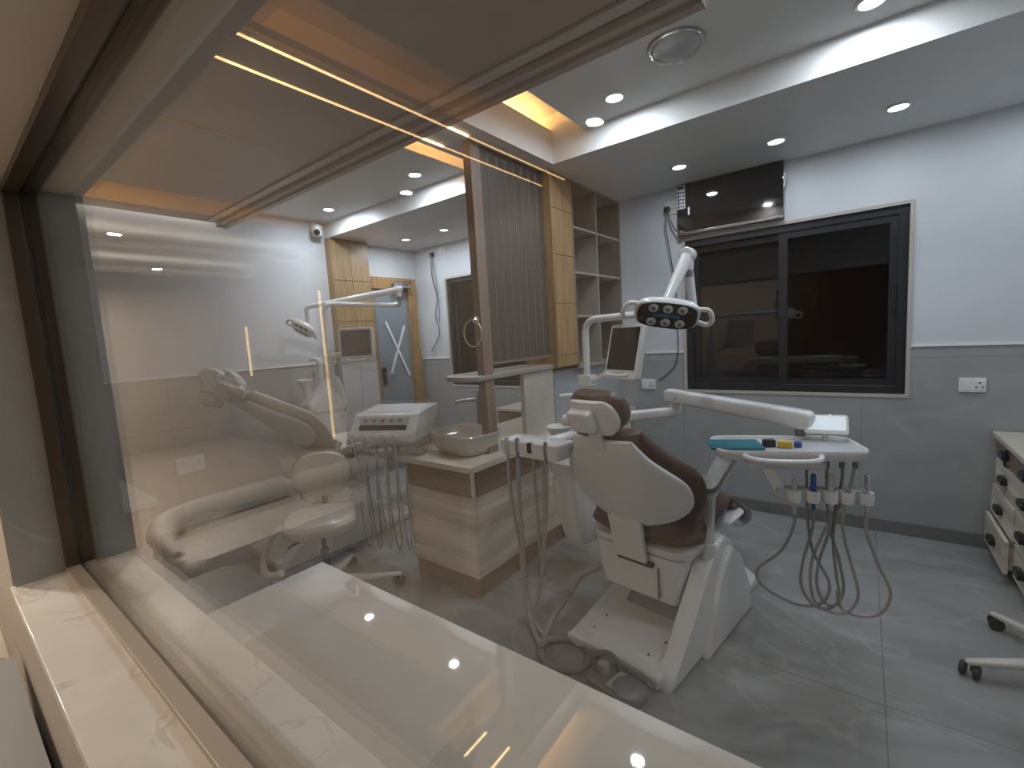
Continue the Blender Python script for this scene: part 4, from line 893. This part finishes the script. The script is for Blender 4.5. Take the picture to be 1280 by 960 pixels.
# ---------------------------------------------------------------- stools
def castor(par, x, y, rz, r=.028):
    bm = BM()
    for s in (-1, 1): lathe(bm, [(.001, 0), (r*.9, 0), (r, .004), (r, .014), (r*.9, .018), (.001, .018)], 18, MX((x, y, r), rz=rz) @ MX((0, s*.012-(.009 if s > 0 else 0.009)+.0, 0), rx=R(90)) @ MX((0, 0, -.018 if s > 0 else 0)))
    tube(bm, [(x, y, r), (x, y, r+.034)], .010, 8, 1)
    return obj('castor', bm, 'rubber', par)
def stool(loc, rz, label, seat_z, arm, n0):
    t = thing('dentist_stool', label, 'stool', loc, rz)
    P = lambda n, bm, m, par=None, **k: obj(n, bm, m, par or t, **k)
    for i in range(5):
        a = n0+2*PI*i/5; c, s = math.cos(a), math.sin(a); sd = Vector((-s, c, 0)); d = Vector((c, s, 0))
        rings = [sring(d*q_+Vector((0, 0, z)), w, h, sd, (0, 0, 1), 3, 14) for q_, z, w, h in ((.03, .115, .030, .028), (.12, .105, .028, .026), (.24, .085, .024, .018), (.36, .072, .020, .013), (.415, .066, .016, .010), (.425, .066, .008, .005))]
        l = P('leg', loft(BM(), rings), M['wrapleg'])
        castor(l, c*.40, s*.40, a+R(50))
    P('hub', lathe(BM(), [(.001, .07), (.05, .075), (.055, .10), (.05, .15), (.03, .17), (.001, .17)], 20), M['wrapleg'])
    P('gas_lift', lathe(BM(), [(.001, .16), (.024, .16), (.024, seat_z-.18), (.015, seat_z-.175), (.015, seat_z-.05), (.001, seat_z-.05)], 16), 'grey')
    P('seat_plate', box(BM(), -.08, .08, -.09, .09, seat_z-.07, seat_z-.05, .006), 'black')
    bm = BM(); loft(bm, [[Vector((x, y, seat_z+z)) for x, y in rrect(w, d, r, 7)] for w, d, r, z in ((.30, .30, .10, -.05), (.37, .37, .13, -.045), (.40, .40, .14, -.02), (.40, .40, .14, .008), (.37, .37, .13, .028), (.28, .28, .10, .036))]); st = P('seat', bm, 'cream')
    bm = BM(); loft(bm, [[Vector((x, y, seat_z+z)) for x, y in rrect(w, d, r, 7)] for w, d, r, z in ((.40, .40, .14, -.03), (.408, .408, .145, .009), (.376, .376, .133, .032), (.284, .284, .10, .040))]); P('seat_film', bm, 'wrap', st)
    # back rest disc on a bent stem at local -x
    P('back_stem', tube(BM(), [(-.05, 0, seat_z-.06), (-.20, 0, seat_z-.065), (-.265, 0, seat_z), (-.27, 0, seat_z+.12)], .018, 10), 'black')
    bm = BM(); rings = [sring((-.255+x, 0, seat_z+.20), a, b, (0, 1, 0), (.10, 0, 1), 2.3, 30) for x, a, b in ((-.045, .10, .08), (-.035, .155, .125), (-.01, .175, .145), (.012, .17, .14), (.028, .145, .115), (.034, .08, .06))]; loft(bm, rings); bk = P('backrest', bm, 'cream')
    bm = BM(); rings = [sring((-.255+x, 0, seat_z+.20), a, b, (0, 1, 0), (.10, 0, 1), 2.3, 30) for x, a, b in ((-.050, .10, .08), (-.040, .16, .13), (-.01, .182, .152), (.016, .175, .146), (.034, .148, .118), (.040, .08, .06))]; loft(bm, rings); P('backrest_film', bm, 'wrap', bk)
    if arm:
        P('arm_loop', tube(BM(), [(-.10, -.10, seat_z-.06), (-.18, -.26, seat_z-.09), (-.14, -.34, seat_z-.19), (.0, -.33, seat_z-.235), (.14, -.27, seat_z-.22), (.20, -.20, seat_z-.19)], .019, 12), 'cream')
        P('height_lever', tube(BM(), [(.05, -.03, seat_z-.06), (.10, -.14, seat_z-.085), (.15, -.16, seat_z-.08)], .007, 8), 'black')
    return t
M['wrapleg'] = plain('film_wrapped_leg', (.60, .56, .52), .2, coat=.6, bump=.3, bscale=40)
stool((-2.50, 1.33, 0), R(-35), 'cream film wrapped stool with disc back behind the gloss desk', .50, True, R(20))
stool((.755, 2.59, 0), R(180), 'film wrapped stool base partly in view at the right edge', .52, False, R(19))
# ---------------------------------------------------------------- lobby on the camera's side (seen only mirrored in the pane)
LZ = 2.60; LX0, LX1, LY = -9.0, 2.2, -2.75
struct('floor_lobby', B1(LX0, LX1, LY, YO-.004, -.1, 0), 'lobfloor')
struct('wall_lobby_back', B1(LX0, -1.36, LY-.1, LY, 0, 3.0), 'lobwall')
struct('wall_lobby_dimmed', B1(-1.36, LX1, LY-.1, LY, 0, 3.0), 'lobwalldim')  # wall coloured dark so the right of the lobby mirrors dim
struct('wall_lobby_end', B1(LX0-.1, LX0, LY, YO, 0, 3.0), 'lobwall')
struct('wall_lobby_right', B1(LX1, LX1+.1, LY, YO, 0, 3.0), 'lobwall')
bm = BM(); box(bm, -1.36, LX1, LY, YO-.005, LZ, 2.9); struct('ceiling_lobby_border', bm, 'lobceil')
bm = BM(); box(bm, -4.24, -4.16, LY, YO-.005, LZ, 2.9); struct('ceiling_lobby_lip', bm, 'lobceil')
struct('ceiling_lobby_end', B1(LX0, -4.24, LY, YO-.005, 2.80, 2.9), 'lobceil')
for x, lb in ((-4.33, 'added white fill trough across the lobby ceiling nearest the sofa'), (-5.9, 'added white fill trough across the middle of the far lobby ceiling'), (-7.5, 'added white fill trough across the lobby ceiling near its end wall')):
    t = thing('added_ceiling_fill', lb, 'light', (x, -1.3, 2.62))  # invented troughs, added to brighten the far lobby ceiling mirrored in the pane
    bm = BM(); box(bm, -.09, .09, -1.4, 1.35, 0, .01); box(bm, -.09, -.08, -1.4, 1.35, .01, .05); box(bm, .08, .09, -1.4, 1.35, .01, .05); obj('trough', bm, 'white', t)
    obj('led_tape', B1(-.03, .03, -1.38, 1.33, .011, .016), 'uplight', t)
    for y in (-1.1, 1.1): obj('suspension_rod', B1(-.006, .006, y-.006, y+.006, .01, .178), 'chrome', t)
bm = BM(); box(bm, -3.94, -1.80, LY, YO-.005, 2.66, 2.70); struct('ceiling_lobby_panel', bm, 'lobceil')
bm = BM(); box(bm, -1.80, -1.75, LY, YO-.005, 2.675, 2.70, .004); box(bm, -1.785, -1.765, LY, YO-.005, 2.70, 2.78, .004); struct('trim_3', bm, 'lobceil')
struct('ceiling_lobby_recess', B1(-4.16, -1.36, LY, YO-.005, 2.78, 2.84), 'lobceil')
bm = BM(); box(bm, -2.76, -2.72, -.86, -.12, 2.648, 2.66, .003); struct('trim_4', bm, 'moulding')
struct('ceiling_lobby_slab', B1(LX0-.1, LX1+.1, LY-.1, YO, 2.92, 3.02), 'lobceil')
for x, sx, z, lb in ((-1.36, -1, 2.632, 'warm cove light on the right side of the lobby ceiling'), (-3.94, -1, 2.705, 'warm cove light on the left side of the lobby ceiling')):
    t = thing('cove_light', lb, 'light', (x+.02*(x < -3), -1.3, z))
    obj('led_tape', B1(-.022, -.016, -1.4, 1.38, 0, .010), 'cove2' if x < -3 else 'cove3', t)
    obj('tape_channel', B1(-.016, 0, -1.42, 1.40, -.004, .014), 'channel', t)
    if x > -3: obj('spill_shield', B1(-.06, 0, -1.42, 1.40, -.016, -.010), 'lobceil', t)  # added shield keeps the strong tape from spilling down into the lobby
for x, lb in ((-1.834, 'right one of two warm light lines across the lobby ceiling'), (-2.035, 'left one of two warm light lines across the lobby ceiling')):
    t = thing('ceiling_line_light', lb, 'light', (x, -1.2, 2.66), group='light lines across the lobby ceiling')
    obj('diffuser', B1(-.0048, .0048, -1.40, 1.30, -.005, 0), 'warm', t)
for x, y, z, lb in ((-2.97, -.19, 2.66, 'spotlight in the lobby ceiling straight over the sill'), (-1.14, -1.75, LZ, 'spotlight in the lobby ceiling border'), (-2.83, -1.9, 2.66, 'spotlight in the lobby ceiling far from the window'), (-5.2, -.62, LZ, 'spotlight in the lobby ceiling end near the sofa'), (-7.0, -1.4, LZ, 'added fill spotlight at the far end of the lobby ceiling'), (-8.0, -.9, LZ, 'added fill spotlight near the end wall of the lobby'), (-6.6, -.5, LZ, 'added fill spotlight beyond the lobby sofa')):  # the far-end ones are added to strengthen the veil on the pane
    spotlight(x, y, z, lb, 'spotlights in the lobby ceiling', 'spotdim', power=LPW, col=(1, .90, .78), wide=True)
for x, y0, y1, lb in ((-5.66, .25, 2.24, 'tall warm vertical light line on the lobby back wall'), (-7.93, 1.10, 1.90, 'short warm vertical light line on the lobby back wall')):
    t = thing('wall_light_line', lb, 'light', (x, LY, y0)); obj('diffuser', B1(-.012, .012, 0, .01, 0, y1-y0), 'warmv', t); obj('housing', B1(-.02, .02, 0, .004, -.01, y1-y0+.01), 'channel', t)
t = thing('lobby_sofa', 'white curved sofa on the lobby side of the glass', 'sofa', (-3.5, -.8, 0))
obj('seat', prism(BM(), rrect(.62, 1.25, .12, 6), .30, MX((.30, 0, .06)), .05, 3), 'sofa', t)
obj('back_roll', T1([(.55, .62, .42), (.2, .60, .44), (-.03, .45, .45), (-.08, .0, .45), (.02, -.75, .45), (.05, -1.1, .45)], [.02, .07, .075, .075, .075, .06], 16), 'sofa', t)
obj('back_panel', (lambda bm: loft(bm, [[Vector((x-.03, y, z)), Vector((x+.03, y, z)), Vector((x+.03, y, .44)), Vector((x-.03, y, .44))] for x, y, z in ((-.0, .45, .02), (-.08, 0, .02), (.02, -.75, .02), (.05, -1.05, .02))]))(BM()), 'sofa', t)

t = thing('lobby_bench', 'low dark grey bench against the wall under the sill on the lobby side', 'bench', (-1.72, -.12, 0))
obj('cushion', prism(BM(), rrect(1.7, .42, .06, 5), .14, MX((0, 0, .28)), .03, 3), 'grey', t)
obj('base', prism(BM(), rrect(1.6, .36, .03, 4), .25, MX((0, 0, .03)), .006), 'darkbrown', t)
for x in (-.7, .7): obj('foot', B1(x-.05, x+.05, -.14, .14, 0, .03), 'black', t)

# ---------------------------------------------------------------- world, exposure
w = bpy.data.worlds.new('night'); bpy.context.scene.world = w; w.use_nodes = True
w.node_tree.nodes['Background'].inputs[0].default_value = (.02, .025, .03, 1); w.node_tree.nodes['Background'].inputs[1].default_value = .4
sc = bpy.context.scene
sc.view_settings.view_transform = 'Standard'; sc.view_settings.look = 'None'; sc.view_settings.gamma = 1; sc.view_settings.use_curve_mapping = False
sc.view_settings.exposure = EXPO
sc.cycles.use_denoising = True; sc.cycles.max_bounces = 10; sc.cycles.transparent_max_bounces = 24; sc.cycles.glossy_bounces = 5; sc.cycles.diffuse_bounces = 5
sc.cycles.sample_clamp_indirect = 4; sc.cycles.caustics_reflective = False; sc.cycles.caustics_refractive = False
